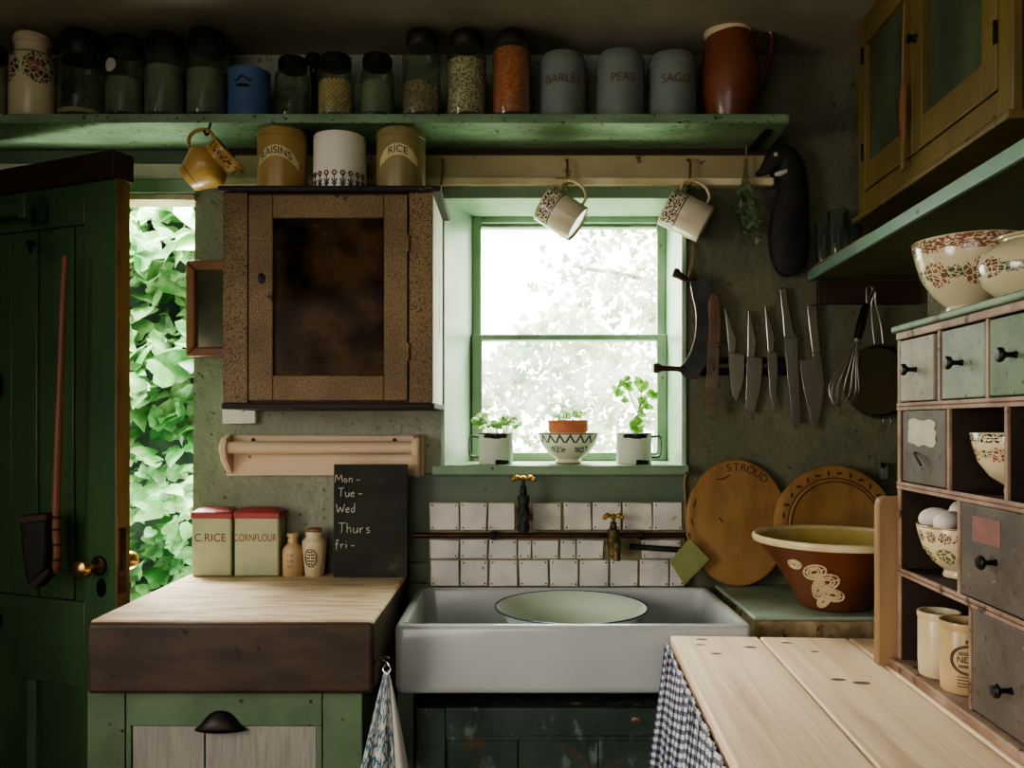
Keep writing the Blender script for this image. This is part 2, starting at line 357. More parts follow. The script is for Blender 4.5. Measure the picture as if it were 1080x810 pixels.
M['towel'] = mat('printed_linen', (188,186,176), (176,174,164), sc=8, rough=.9, bump=.1, bands=[('scroll', (60,96,112), 0, 1, 7, 1.4), ('sponge', (66,104,120), 0, 1, 9, .26, 1.3)])
M['towelplain'] = mat('plain_linen', (176,172,158), rough=.9, bump=.1)
M['distress'] = mat('distressed_dark_green', (58,76,62), (42,58,50), sc=6, rough=.55, bump=.5, layers=[((104,120,106), 22, .55, .72, (1,1,.5)), ((96,66,44), 7, .58, .7), ((178,134,86), 11, .66, .69)])
M['leather'] = mat('black_feather_paint', (26,26,26), (40,36,34), sc=10, rough=.7, bump=.4, layers=[((86,80,74), 14, .66, .74)])
M['herb'] = leafmat('dried_herb_leaf', (108,136,90), (76,108,66))
M['herbs'] = mat('herb_stem', (96,92,52), rough=.8)
M['tagg'] = mat('olive_green_felt', (132,136,76), (116,120,64), sc=8, rough=.9, bump=.3)
M['string'] = mat('jute_string', (150,116,70), rough=.9)
M['spongemug'] = mat('spongeware_mug', (202,190,160), (190,178,148), sc=4, rough=.25, bump=.03, bands=[('sponge', (74,40,40), .66, .97, 26, .48, 2.2), ('ring', (50,32,28), .62, .645)])
M['yjug'] = mat('yellow_ware_jug', (190,148,70), (170,128,58), sc=4, rough=.28, bump=.03, bands=[('sponge', (84,40,36), .80, .94, 22, .46, 1.6), ('ring', (150,90,46), .12, .15)])
M['whitepot'] = mat('white_flower_pot', (214,206,190), (204,196,180), sc=4, rough=.25, bump=.02, bands=[('flower', (96,40,30), .17, .32, 14, .34, 5), ('scroll', (46,60,44), .0, .17, 30, 2.2)])
M['floralpot'] = mat('flower_print_pot', (206,194,150), (190,178,138), sc=5, rough=.3, bump=.03, bands=[('flower', (96,74,52), .42, .86, 4, .46, 6), ('flower', (170,110,90), .5, .82, 4, .25, 9, .1), ('ring', (120,104,70), .84, .865)])
M['bowlA'] = mat('rose_print_bowl', (206,190,150), (196,178,138), sc=4, rough=.16, bump=.02, coat=.3, bands=[('scroll', (134,84,58), .80, .985, 20, 2.6), ('sponge', (140,88,62), .84, .97, 24, .36, 2.4), ('flower', (134,88,62), .30, .74, 7, .36, 7), ('flower', (84,100,70), .38, .68, 7, .26, 7, .5)])
M['potA'] = mat('rose_print_pot', (196,186,144), (186,174,132), sc=4, rough=.16, bump=.02, coat=.3, bands=[('flower', (110,60,54), .25, .7, 6, .33, 8), ('flower', (72,96,60), .3, .6, 6, .26, 6, .5)])
M['bowlB'] = mat('sponge_band_bowl', (214,196,154), (206,186,142), sc=4, rough=.2, bump=.02, bands=[('scroll', (30,30,44), .84, .98, 22, 2.4), ('flower', (150,84,66), .48, .82, 8, .34, 6), ('flower', (90,110,60), .50, .80, 8, .24, 6, .5)])
M['bowlC'] = mat('fern_print_bowl', (218,196,150), (208,184,138), sc=4, rough=.2, bump=.02, bands=[('ring', (150,110,74), .965, .99), ('flower', (84,34,34), .66, .94, 16, .40, 7), ('sponge', (84,34,34), .72, .78, 26, .34, 2), ('flower', (98,116,64), .26, .62, 9, .42, 4)])
M['bowlW'] = mat('diamond_rim_bowl', (216,210,186), (206,200,174), sc=4, rough=.2, bump=.02, bands=[('ring', (70,96,74), .95, .985), ('zig', (64,92,72), .68, .95, 18), ('flower', (56,84,66), .30, .64, 6, .34, 7)])
M['mugenamel'] = mat('chipped_white_enamel', (196,202,184), (184,190,172), sc=4, rough=.25, bump=.03, bands=[('ring', (34,26,22), .955, 1.01), ('flower', (36,26,22), .80, 1.06, 3, .42, .35, .5), ('flower', (40,28,22), -.10, .16, 3, .46, .3, .45)])
M['soil'] = mat('potting_soil', (52,38,26), rough=.95, bump=.6, bsc=60)
M['leafa'] = leafmat('seedling_leaf', (150,206,84), (110,172,66), .55, 30)
M['ivy'] = leafmat('ivy_leaf', (52,122,50), (150,196,128), .25, 5)
M['hedge'] = leafmat('hedge_leaf', (104,130,92), (170,184,150), .4, 2)
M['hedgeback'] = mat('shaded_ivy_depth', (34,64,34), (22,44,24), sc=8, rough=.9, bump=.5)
M['bark'] = mat('tree_bark', (70,60,48), rough=.9, bump=.5)
M['grass'] = mat('mown_grass', (96,128,70), (78,108,58), sc=5, rough=.9, bump=.5)
M['stemm'] = mat('reddish_stem', (110,90,56), rough=.7)
M['jarglass'] = glassy('old_jar_glass', (240,246,238), .07, (150,160,146), .14)
M['tumbler'] = glassy('tumbler_glass', (232,242,234), .08, (150,170,150), .3)
M['pane'] = glassy('hazy_window_pane', (246,248,242), .09, (240,242,234), .05)  # bright haze of the window put into the glass as a white veil
M['gauze'] = glassy('grimy_cabinet_glass', (190,174,148), .40, (120,88,56), .05)
M['liddark'] = mat('dark_jar_lid', (30,24,20), (44,34,26), sc=10, rough=.5, bump=.1)
M['cork'] = mat('cork_stopper', (150,110,72), (120,84,54), sc=30, rough=.9, bump=.4)
M['chick'] = mat('dried_chickpeas', (236,202,146), (220,184,126), sc=40, rough=.6, bump=.1)
M['lentil'] = mat('red_lentils', (240,132,80), (214,104,60), sc=130, lo=.42, hi=.58, rough=.8, bump=1, bsc=170, dist=.006)
M['barley'] = mat('pale_grain', (232,208,170), (160,132,100), sc=150, lo=.42, hi=.58, rough=.8, bump=1, bsc=150, dist=.006)
M['oats'] = mat('brown_grain', (186,152,114), (130,102,76), sc=120, lo=.42, hi=.58, rough=.8, bump=1, bsc=140, dist=.006)
M['flour'] = mat('cream_flour', (206,180,138), rough=.95, bump=.3)
M['greyjar'] = mat('grey_powder', (140,142,122), (122,126,110), sc=10, rough=.9, bump=.2)
M['bread_egg'] = mat('white_eggshell', (222,210,196), (210,196,182), sc=14, rough=.5, bump=.05)
M['pansteel'] = mat('dark_pan_steel', (120,112,84), (100,94,70), sc=3, rough=.32, metal=1, bump=.05)
M['blackplastic'] = mat('black_handle', (16,16,16), rough=.3, bump=0)
M['bottle'] = mat('brown_bottle_glass', (60,30,16), rough=.15, bump=0)
WORLD, P_WIN, P_DOOR, P_FILL, P_REAR, P_SUN, EXPO, LOOK = 9.0, 130, 140, 11, 11, 7.0, 0.72, 'AgX - Medium High Contrast'
# ================================================================ THE SETTING
CEIL = 2.504; JX = -1.005            # ceiling height; right jamb of the doorway
RROT = math.radians(-93.25)          # the right-hand wall is a few degrees off square: local x runs towards the room, local y into the wall
def rframe(loc): return Matrix.Translation(Vector(loc)) @ Matrix.Rotation(RROT, 4, 'Z')
struct(MB().box(-2.2, 2.2, -1.8, 2.62, -.06, 0).build('floor', M['floor']))
struct(MB().box(-2.3, 2.3, -1.9, 2.96, CEIL, CEIL+.1).build('ceiling', M['ceil']))
b = MB()
b.box(-2.1, -1.87, WALL, 2.95, 0, CEIL)
b.box(-1.87, JX, WALL, 2.665, 2.047, CEIL).box(-1.87, JX, 2.665, 2.95, 2.30, CEIL)
b.prism([(JX-.012, 0), (JX+.30, 0), (JX+.30, CEIL), (JX+.004, CEIL), (JX+.002, 2.0)], WALL, 2.95)
b.box(JX+.30, -.225, WALL, 2.95, 0, CEIL)
b.box(-.225, .52, WALL, 2.95, 0, 1.205)
b.box(-.225, .52, WALL, 2.95, 2.075, CEIL)
struct(b.build('wall_back', M['plaster']))
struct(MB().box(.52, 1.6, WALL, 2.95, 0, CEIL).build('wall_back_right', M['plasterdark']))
struct(MB().box(-2.2, -2.1, -1.8, 2.95, 0, CEIL).build('wall_left', M['plaster']))
struct(MB().box(-2.2, 2.2, -1.9, -1.8, 0, CEIL).build('wall_rear', M['plaster']))
o = bpy.data.objects
rw = MB().box(-.4, 4.6, .376, .46, 0, CEIL, rframe((.904, WALL, 0))).build('wall_right', M['plaster']); struct(rw)
# timber lining under the window sill
b = MB().box(-.335, .523, WALL-.018, WALL, .86, .925).box(-.335, .523, WALL-.014, WALL, .931, 1.20)
struct(b.build('trim_1', M['panelg'], bevel=.003))
# door head: three painted boards above the doorway
t = thing('trim_2', None, None, (-1.43, WALL, 2.045), kind='structure')
MB().box(-1.9, -.98, 2.575, WALL-.001, 2.158, 2.20).build('upper_board', M['panelg'], t, True, bevel=.003)
MB().box(-1.9, -.98, 2.570, WALL-.001, 2.107, 2.157).build('plaster_strip', M['white'], t, True, bevel=.004)
MB().box(-1.9, -.99, 2.565, WALL-.001, 2.064, 2.106).build('green_board', M['green'], t, True, bevel=.003)
MB().box(-1.9, -.995, 2.57, 2.66, 2.044, 2.063).build('lip', M['creamlip'], t, True, bevel=.003)
# window with splayed green reveals, two sashes
t = thing('window_1', None, None, (.145, 2.85, 1.227), kind='structure')
wl, wr, wb, wt = X(498, 2.85), X(703, 2.85), 1.215, Z(220, 2.85)
b = MB()
b.add([(-.224, 2.588, 1.20), (wl, 2.86, 1.20), (wl, 2.86, 2.08), (-.224, 2.588, 2.08), (-.234, 2.588, 1.20), (wl-.02, 2.90, 1.20), (wl-.02, 2.90, 2.08), (-.234, 2.588, 2.08)],
      [(0,1,2,3),(4,7,6,5),(0,3,7,4),(1,5,6,2),(0,4,5,1),(3,2,6,7)])
b.build('reveal', M['green'], t, True)
b = MB().box(.512, .527, 2.588, 2.90, 1.20, 2.08); b.build('reveal', M['green'], t, True, bevel=.003)
MB().box(-.23, .52, 2.588, 2.90, 2.064, 2.085).build('head_lining', M['green'], t, True)
MB().box(-.26, .53, 2.556, 2.92, 1.196, 1.227).build('sill', M['sillgreen'], t, True, bevel=.006)
MB().box(-.25, .525, 2.572, 2.588, 2.050, 2.088).build('head_board', M['sillgreen'], t, True, bevel=.003)
fw = X(511, 2.85) - wl
def bars(x0, x1, z0, z1, w, y0, y1, wt_=None, wb_=None):
    m = MB(); wt_ = wt_ or w; wb_ = wb_ or w
    m.box(x0, x0+w, y0, y1, z0, z1).box(x1-w, x1, y0, y1, z0, z1).box(x0+w, x1-w, y0, y1, z1-wt_, z1).box(x0+w, x1-w, y0, y1, z0, z0+wb_); return m
bars(wl-.03, wr+.03, 1.21, 2.075, .045, 2.875, 2.915).build('frame', M['sillgreen'], t, True, bevel=.003)
zm = Z(357, 2.86)
s1 = bars(wl, wr, zm-.010, 2.065, .030, 2.862, 2.884, .022, .022).build('upper_sash', M['green'], t, True, bevel=.003)
MB().box(wl+.03, wr-.03, 2.872, 2.875, zm+.01, 2.045).build('pane', M['pane'], s1, True)
s2 = bars(wl, wr, 1.226, zm+.012, .034, 2.838, 2.860, .020, .030).build('lower_sash', M['green'], t, True, bevel=.003)
MB().box(wl+.034, wr-.034, 2.848, 2.851, 1.256, zm-.006).build('pane', M['pane'], s2, True)
# ---------------------------------------------------------------- door, standing ajar into the room
DA = math.radians(-21.9); DM = Matrix.Translation((-1.85, 2.598, 0)) @ Matrix.Rotation(DA, 4, 'Z')
t = thing('door_1', None, None, M=DM, kind='structure')
def dz(py, s): return Z(py, 2.598 - .373*s)
L = .803
b = MB().box(.0, .803, .018, .045, .012, 2.02)                       # panel ground
b.build('back_panel', M['doorg'], t)
b = MB().box(.685, L, 0, .018, .012, 2.03).box(0, .11, 0, .018, .012, 2.03); b.build('stile', M['doorg'], t, bevel=.002)
MB().box(.11, .684, .001, .018, 1.917, 2.03).build('top_rail', M['doorg'], t, bevel=.003)
MB().box(.11, .684, .001, .018, .612, .852).build('lock_rail', M['doorg'], t, bevel=.003)
MB().box(.11, .684, .001, .018, .012, .2).build('bottom_rail', M['doorg'], t, bevel=.003)
MB().box(.115, .380, .010, .018, .853, 1.916).box(.386, .489, .007, .018, .853, 1.916).box(.548, .632, .009, .018, .853, 1.916).build('upper_boards', M['doorg'], t, bevel=.003)
MB().box(.457, .492, .000, .018, .201, .611).build('muntin', M['greenbase'], t, bevel=.002)
MB().box(L, L+.004, .001, .045, .012, 2.03).build('edge_strip', mat('bare_ochre_edge', (150,120,62), (104,76,40), sc=9, st=(1,1,.3), rough=.7, bump=.2), t)
p = MB().prism([(.20, 2.030), (L+.004, 2.032), (L+.004, 2.108), (.20, 2.10)], -.012, .06); p.build('top_board', M['dkwood'], t, bevel=.003)
zk = Z(597, 2.31)
lk = MB().box(L+.004, L+.007, .007, .030, zk-.075, zk+.105).build('lock_plate', M['copper'], t, bevel=.001)
MB().box(L+.0065, L+.012, .013, .024, zk-.012, zk+.016).build('latch', M['dark'], lk)
MB().tube([(L+.006, .018, zk-.035), (L+.009, .018, zk-.035)], .005).tube([(L+.006, .018, zk+.085), (L+.009, .018, zk+.085)], .004).build('screw', M['iron'], lk)
ks = .722
for nm, sg in (('knob', -1), ('knob', 1)):
    y0 = -.0 if sg < 0 else .045
    KM = axes((ks+.022, y0, zk), (0,0,1), (0, sg, 0))
    k = MB().lathe([(0,0),(.024,0),(.024,.004),(.010,.008),(.009,.032),(.013,.036),(.024,.044),(.0275,.056),(.024,.069),(.012,.076),(0,.077)], 24, KM).build(nm, M['brass'], t)
    if sg < 0: MB().lathe([(0,0),(.027,0),(.027,.0035),(.02,.005),(0,.005)], 24, KM).build('rose', M['iron'], k)
e = MB(); e.lathe([(0,0),(.016,0),(.016,.004),(0,.005)], 20, axes((ks+.030, 0, zk-.062), (0,0,1), (0,-1,0)) @ Matrix.Diagonal((1.6,1,1,1))); e.build('keyhole_cover', M['iron'], t)
rl = MB().tube([(.12, -.045, 1.968), (.515, -.045, 1.968)], .024, 16).build('towel_roller', M['doorg'], t)
MB().box(.515, .545, -.075, 0, 1.93, 2.0).build('bracket', M['doorg'], rl, bevel=.004)
MB().tube([(.548, -.05, 1.965), (.550, -.052, 1.94), (.551, -.05, 1.91)], .003).build('chain', M['iron'], rl)
hb = MB().tube([(.478, .004, dz(257, .478)), (.478, -.012, dz(257, .478))], .009).tube([(.478, -.01, dz(257, .478)), (.60, -.098, dz(273, .6)), (.603, -.10, dz(266, .6))], .0045)
hb.build('hook', M['iron'], t)
MB().ball((.335, -.022, 1.47), (.022, .03, .05)).build('bolt', M['iron'], t)
MB().ball((.335, -.015, .775), (.026, .02, .03)).build('catch', M['iron'], t)
# broom hanging from the hook
P0, P1 = at(69, 270, 2.265), at(58, 604, 2.265)
t = thing('hand_broom', 'long-handled broom with black bristles hanging upside down on the green door', 'broom', P1)
b = MB().tube(smooth([P0, at(66, 330, 2.265), at(62, 440, 2.265), at(59, 540, 2.265), at(60, 585, 2.265), P1], 5), [.0085]*10+[.0105]*16, 10); b.build('handle', M['wood'], t, True)
for py in (545, 558, 574, 590): MB().tube([at(59.5, py-1, 2.265), at(59.5, py+1.5, 2.265)], .0125, 12).build('binding', M['carve'], t, True)
def pp(pts, d): return [(X(a, d), Z(c, d)) for a, c in pts]
b = MB().prism(pp([(26,549),(54,546),(54,600),(36,616),(33,612),(28,580)], 2.265), 2.24, 2.29); b.build('bristles', M['dark'], t, True, bevel=.008)
b = MB().prism(pp([(25,543),(55,541),(55,548),(25,552)], 2.262), 2.235, 2.295).build('bristle_block', M['dkwood'], t, True, bevel=.003)
b = MB().prism(pp([(36,612),(56,597),(58,603),(42,620)], 2.262), 2.235, 2.295)
b.build('bristle_block', M['dkwood'], t, True, bevel=.003)
# ================================================================ OUTSIDE
struct(MB().box(-6, 6, 2.96, 14, -.12, -.05).build('ground', M['grass']))
def leaf_heart(mb, c, s, nrm, spin):
    nrm = Vector(nrm).normalized(); x = nrm.orthogonal().normalized(); x = Matrix.Rotation(spin, 3, nrm) @ x; y = nrm.cross(x)
    pts = [(0,-.22,0),(.26,-.36,.03),(.50,-.16,.02),(.46,.16,.0),(.26,.46,-.05),(0,.74,-.16),(-.26,.46,-.05),(-.46,.16,.0),(-.50,-.16,.02),(-.26,-.36,.03),(0,.2,.06)]
    mb.add([c + (x*p + y*q + nrm*r) * s for p, q, r in pts], [(10, i, (i+1) % 10) for i in range(10)])
def leaf(mb, c, s, nrm, spin, rnd):
    if rnd: return leaf_heart(mb, c, s, nrm, spin)
    nrm = Vector(nrm).normalized(); x = nrm.orthogonal().normalized(); x = (Matrix.Rotation(spin, 3, nrm) @ x); y = nrm.cross(x)
    pts = [(0,-.1,0),(.42,-.32,.03),(.5,.12,.06),(.2,.42,.05),(0,.78,-.12),(-.2,.42,.05),(-.5,.12,.06),(-.42,-.32,.03),(0,.2,-.02)]
    vs = [c + (x*a + y*b2 + nrm*q) * s for a, b2, q in pts]
    mb.add(vs, [(8,0,1),(8,1,2),(8,2,3),(8,3,4),(8,4,5),(8,5,6),(8,6,7),(8,7,0)])
b = MB()
for i in range(2600):
    x = random.uniform(-2.4, -1.0); z = random.uniform(-.1, 2.6); y = 3.70 + .10*math.sin(x*9+z*5) + .08*math.sin(z*11-x*4) + random.uniform(-.14, .08)
    big = (.045 + .095*random.random()**1.5) * (1.15 if z > 1.3 else .8)
    leaf(b, Vector((x, y, z)), big, (random.gauss(0,.7), -.7, random.gauss(.9,.6)), random.gauss(PI,.9), random.random() < .75)
tag(b.build('ivy', M['ivy'], angle=20), 'dense green ivy leaves seen through the open doorway', 'ivy', kind='stuff')
struct(MB().box(-3.2, -.9, 3.86, 3.95, -.1, 2.75).build('ivy_backing', M['hedgeback']))  # dark box backing the ivy, shaded depth put into its colour
b = MB()
for i in range(4200):
    x = random.uniform(-1.4, 1.9); y = 5.3 + random.uniform(-.5, .4); top = 1.72 + .22*math.sin(x*2.1+1) + .12*math.sin(x*5.3)
    z = top - abs(random.gauss(0, .55))
    if z < .3: continue
    leaf(b, Vector((x, y, z)), random.uniform(.035,.075), (random.uniform(-1,1), -1, random.uniform(-.2,1.4)), random.uniform(0, 6.28), 0)
tag(b.build('garden_hedge', M['hedge'], angle=60), 'sunlit leafy hedge outside the lower window pane', 'hedge', kind='stuff')
t = thing('garden_tree', 'loose leafy tree branches outside the upper window pane', 'tree', (1.75, 6.2, -.05))
b = MB().tube(smooth([(1.75,6.2,-.05),(1.7,6.2,1.2),(1.55,6.2,2.3),(1.3,6.2,3.3)]), [.09-.003*k for k in range(19)], 8)
br = [((1.6,6.2,2.0),(1.0,6.0,2.35),(.45,5.9,2.45)), ((1.55,6.2,2.4),(1.0,6.1,2.9),(.6,6.0,3.0)), ((1.6,6.2,2.1),(1.3,6.0,2.2),(.9,5.8,2.05)), ((1.4,6.2,2.9),(1.1,6.1,3.2),(.8,6.0,3.4)), ((1.6,6.2,1.9),(1.8,6.0,2.4),(1.5,5.9,2.8))]
for q in br: b.tube(smooth(q), .018, 6)
b.build('trunk', M['bark'], t, True)
b = MB()
for i in range(1900):
    q = smooth(random.choice(br), 6); c = random.choice(q) + Vector((random.gauss(0,.16), random.gauss(0,.2), random.gauss(-.05,.13)))
    leaf(b, c, random.uniform(.04,.08), (random.uniform(-1,1), -1, random.uniform(-.3,1.2)), random.uniform(0,6.28), 0)
b.build('crown', M['hedge'], t, True, angle=60)
# ================================================================ TOP SHELF AND ITS JARS
SZ = 2.229
t = thing('wall_shelf', 'long green painted shelf of jars below the ceiling', 'shelf', (-.6, 2.47, 2.2))
MB().add([(-2.09,2.35,2.202),(.769,2.35,2.202),(.784,2.598,2.202),(-2.09,2.598,2.202),(-2.09,2.35,SZ),(.769,2.35,SZ),(.784,2.598,SZ),(-2.09,2.598,SZ)],
     [(0,3,2,1),(4,5,6,7),(0,1,5,4),(1,2,6,5),(2,3,7,6),(3,0,4,7)]).build('board', M['shelf'], t, True, bevel=.003)
for px in (800, 330):
    x = X(px, 2.5)
    MB().box(x-.012, x+.012, 2.40, 2.594, 2.194, 2.202).box(x-.012, x+.012, 2.586, 2.594, 2.09, 2.194).build('bracket', M['iron'], t, True, bevel=.002)
jx = lambda a, c, d: (X((a+c)/2, d), (c-a)/2/FOC*d)
def jar(px0, px1, ptop, label, lid='liddark', neck=.8, shoulder=.80, glass='jarglass', d=None, name='glass_jar', cat='jar', group=None, lidr=.86, lidh=.16, body=None):
    d = d or 2.35 + (px1-px0)/2/FOC*2.4 + .012
    x, r = jx(px0, px1, d); h = Z(ptop, d-.02) - SZ
    t = thing(name, label, cat, (x, d, SZ), group=group or ('glass jars on the top shelf' if name == 'glass_jar' else None)); hs = h*shoulder; hn = h*(1-lidh)
    MB().lathe([(0,.004),(r*.9,.0),(r,.008),(r,hs*.92),(r*.96,hs),(r*neck,hs+(hn-hs)*.55),(r*neck,hn),(r*neck*.94,hn),(r*neck*.94,hs+(hn-hs)*.5),(r*.93,hs*.97),(r*.965,hs*.9),(r*.965,.012),(0,.012)], 28).build('glass', M[body or glass], t, angle=60)
    l = MB().lathe([(0,hn-.006),(r*neck*.9,hn-.006),(r*lidr,hn),(r*lidr,h-.008),(r*lidr*.9,h),(0,h)], 28).build('lid', M[lid], t)
    return t, x, d, r, h
def fill(x, d, r, z1, m, name, label, slope=0, z0=SZ+.0135):
    rr = r*.955
    def w(p): return Vector((p.x, p.y, p.z + (slope*p.x if p.z > .02 else 0)))
    o = MB().lathe([(0,0),(rr*.98,0),(rr,.004),(rr,z1),(rr*.6,z1+.003),(0,z1+.004)], 28, None, w)
    o = o.build(name, m); o.location = (x, d, z0); return tag(o, label, name.replace('_', ' '), kind='stuff')
t, x, d, r, h = jar(-30, 9, 47, 'glass jar of pale yellow contents cut off by the photo edge')
fill(x, d, r, .13, M['flour'], 'pale_flour', 'pale yellow flour filling the jar cut off by the photo edge')
t, x, d, r, h = jar(12, 57, 36, 'cream pot with printed flowers beside the dark flour jar', body='floralpot', name='flower_print_pot', cat='pot', lid='stoneware', neck=.74, shoulder=.70, lidr=.82, lidh=.10)
t, x, d, r, h = jar(63, 110, 34, 'wide clear jar with a little flour heaped at one side', lidh=.27, neck=.92, shoulder=.70, lidr=.9)
fill(x, d, r, .012, M['flour'], 'cream_flour', 'small slope of cream flour at the bottom of the wide jar', slope=-.28)
t, x, d, r, h = jar(112, 153, 38, 'clear jar bearing a pale round label', shoulder=.78)
k = MB(); n = 20
vs = [(0,0)] + [(math.cos(2*PI*i/n)*.019, math.sin(2*PI*i/n)*.019) for i in range(n)]
k.add([((r+.0012)*math.sin(a/r-.35), -(r+.0012)*math.cos(a/r-.35), h*.60+c) for a, c in vs], [(0, i+1, (i+1) % n+1) for i in range(n)]); k.build('round_label', M['paper'], t)
fill(x, d, r, .10, M['greyjar'], 'dark_dried_herb', 'dark grey dried herb in the jar with a round label')
t, x, d, r, h = jar(153, 196, 36, 'clear dark-lidded jar of grey powder next to the round-label jar'); fill(x, d, r, .135, M['greyjar'], 'grey_powder', 'grey powder in the jar next to the round-label jar')
t, x, d, r, h = jar(197, 240, 32, 'tall dark-lidded jar of grey powder beside the blue pot', lidh=.2); fill(x, d, r, .125, M['greyjar'], 'grey_powder', 'grey powder in the jar beside the blue pot')
d = 2.42; x, r = jx(241, 285, d); h = Z(70, d-.05) - SZ
t = thing('enamel_pot', 'straight blue enamel pot with dark worn print on the top shelf', 'pot', (x, d, SZ))
MB().lathe([(0,.004),(r*.97,0),(r,.005),(r,.007),(r*.985,h-.004),(r*.99,h),(r*.95,h),(r*.94,h-.01),(r*.94,.01),(0,.01)], 32).build('body', M['blue'], t)
for q in (-.24, -.12, 0, .12, .24):
    k = MB(); k.tube([((r+.0012)*math.sin(q+e_), -(r+.0012)*math.cos(q+e_), h*z_) for e_, z_ in ((-.03,.57),(-.02,.62),(.03,.62),(.03,.57))], .0017, 5); k.build('worn_print', M['ink'], t)
k = MB(); k.tube([((r+.0015)*math.sin(a), -(r+.0015)*math.cos(a), h*.74 + .006*math.cos(a*9)) for a in [(-.4+.05*i) for i in range(17)]], .0022, 6); k.build('printed_scroll', M['ink'], t)
t, x, d, r, h = jar(290, 328, 60, 'squat empty jar beside the blue enamel pot', neck=.76, shoulder=.74, lidr=.8)
x2 = X(331, 2.545)
t = thing('stoppered_bottle', 'brown bottle with round dark stopper standing behind the jars', 'bottle', (x2, 2.545, SZ))
MB().lathe([(0,0),(.030,0),(.032,.01),(.032,.12),(.014,.16),(.012,.20),(.015,.205),(0,.205)], 20).build('body', M['bottle'], t)
MB().lathe([(0,.205),(.010,.205),(.010,.212),(.024,.222),(.027,.236),(.020,.25),(0,.254)], 20).build('stopper', M['dark'], t)
t, x, d, r, h = jar(335, 373, 57, 'jar half full of round dried chickpeas', neck=.78, shoulder=.76)
b = MB(); random.seed(3)
b.lathe([(0,0),(r*.80,0),(r*.80,.088),(0,.092)], 20)
for lay in range(13):
    for i in range(22):
        a = 2*PI*(i+.5*(lay % 2))/22; b.ball((r*.855*math.cos(a), r*.855*math.sin(a), .005+lay*.0072), .0047, 7, 5)
for i in range(60):
    a = random.uniform(0, 6.28); q = r*.8*math.sqrt(random.random()); b.ball((q*math.cos(a), q*math.sin(a), .093+.004*random.random()), .0047, 7, 5)
o = b.build('chickpeas', M['chick']); o.location = (x, d, SZ+.0135); tag(o, 'round beige chickpeas filling half a glass jar', 'chickpeas', kind='stuff')
t, x, d, r, h = jar(380, 416, 57, 'small cloudy jar between the chickpeas and the brown grain', neck=.78, shoulder=.76); fill(x, d, r, .09, M['greyjar'], 'grey_powder', 'grey powder in the small jar beside the chickpeas')
t, x, d, r, h = jar(424, 465, 32, 'tall jar half full of brown grain', lidh=.15, lidr=.8); fill(x, d, r, .088, M['oats'], 'brown_grain', 'brown grain filling half of a tall jar')
t, x, d, r, h = jar(471, 513, 32, 'tall jar of pale speckled grain beside the orange lentils', lidh=.15, lidr=.8); fill(x, d, r, .155, M['barley'], 'pale_grain', 'pale speckled grain in the jar beside the orange lentils')
t, x, d, r, h = jar(519, 560, 32, 'tall jar full of orange red lentils', lidh=.15, lidr=.8, shoulder=.86, neck=.84); fill(x, d, r, .186, M['lentil'], 'red_lentils', 'orange red lentils filling a tall jar')
for a, c, tp, word in ((568,619,52,'BARLEY'), (628,680,50,'PEAS'), (683,735,52,'SAGO')):
    d = 2.45; x, r = jx(a, c, d); h = Z(tp, d-.03) - SZ
    t = thing('storage_tin', 'blue-grey enamel tin with domed lid lettered ' + word, 'tin', (x, d, SZ), group='grey lettered tins on the top shelf')
    hb = h*.80
    MB().lathe([(0,.003),(r*.96,0),(r*.98,.006),(r*.98,hb),(0,hb)], 36).build('body', M['greytin'], t)
    MB().lathe([(r*.985,hb-.012),(r*1.01,hb-.01),(r*1.01,hb+.006),(r*.97,hb+.014),(r*.86,h*.94),(r*.5,h*.985),(0,h)], 36).build('lid', M['greytin'], t)
    k = MB(); round_text(k, word, .036, r+.0010, hb*.66, -.02, squeeze=.92); k.build('lettering', M['faded'], t)
# terracotta jug
d = 2.455; x, r = jx(738, 800, d); h = Z(27, d) - SZ
t = thing('terracotta_jug', 'large brown terracotta jug with cream glazed rim at the shelf end', 'jug', (x, d, SZ))
def tilt(p):
    if p.z > h*.72:
        k = (p.z-h*.72)/(h*.28); return Vector((p.x - .014*k*max(0, -p.x/r), p.y, p.z - .022*k*max(0, -p.x/r)))
    return p
MB().lathe([(0,.003),(r*.70,0),(r*.74,.008),(r*.93,h*.25),(r,h*.45),(r*.96,h*.62),(r*.80,h*.80),(r*.72,h*.90)], 36, None, tilt).build('body', M['terra'], t)
MB().lathe([(r*.725,h*.895),(r*.745,h*.93),(r*.74,h*.985),(r*.70,h),(r*.66,h*.985),(r*.64,h*.9),(r*.72,h*.75)], 36, None, tilt).build('rim', M['slip'], t)
MB().tube(smooth([(r*.70,0,h*.93),(r*1.15,0,h*.955),(r*1.42,0,h*.90),(r*1.40,0,h*.72),(r*1.15,0,h*.50),(r*.96,0,h*.40)], 6), [.010]*31, 10, flat=(1.3,.8)).build('handle', M['terra'], t)
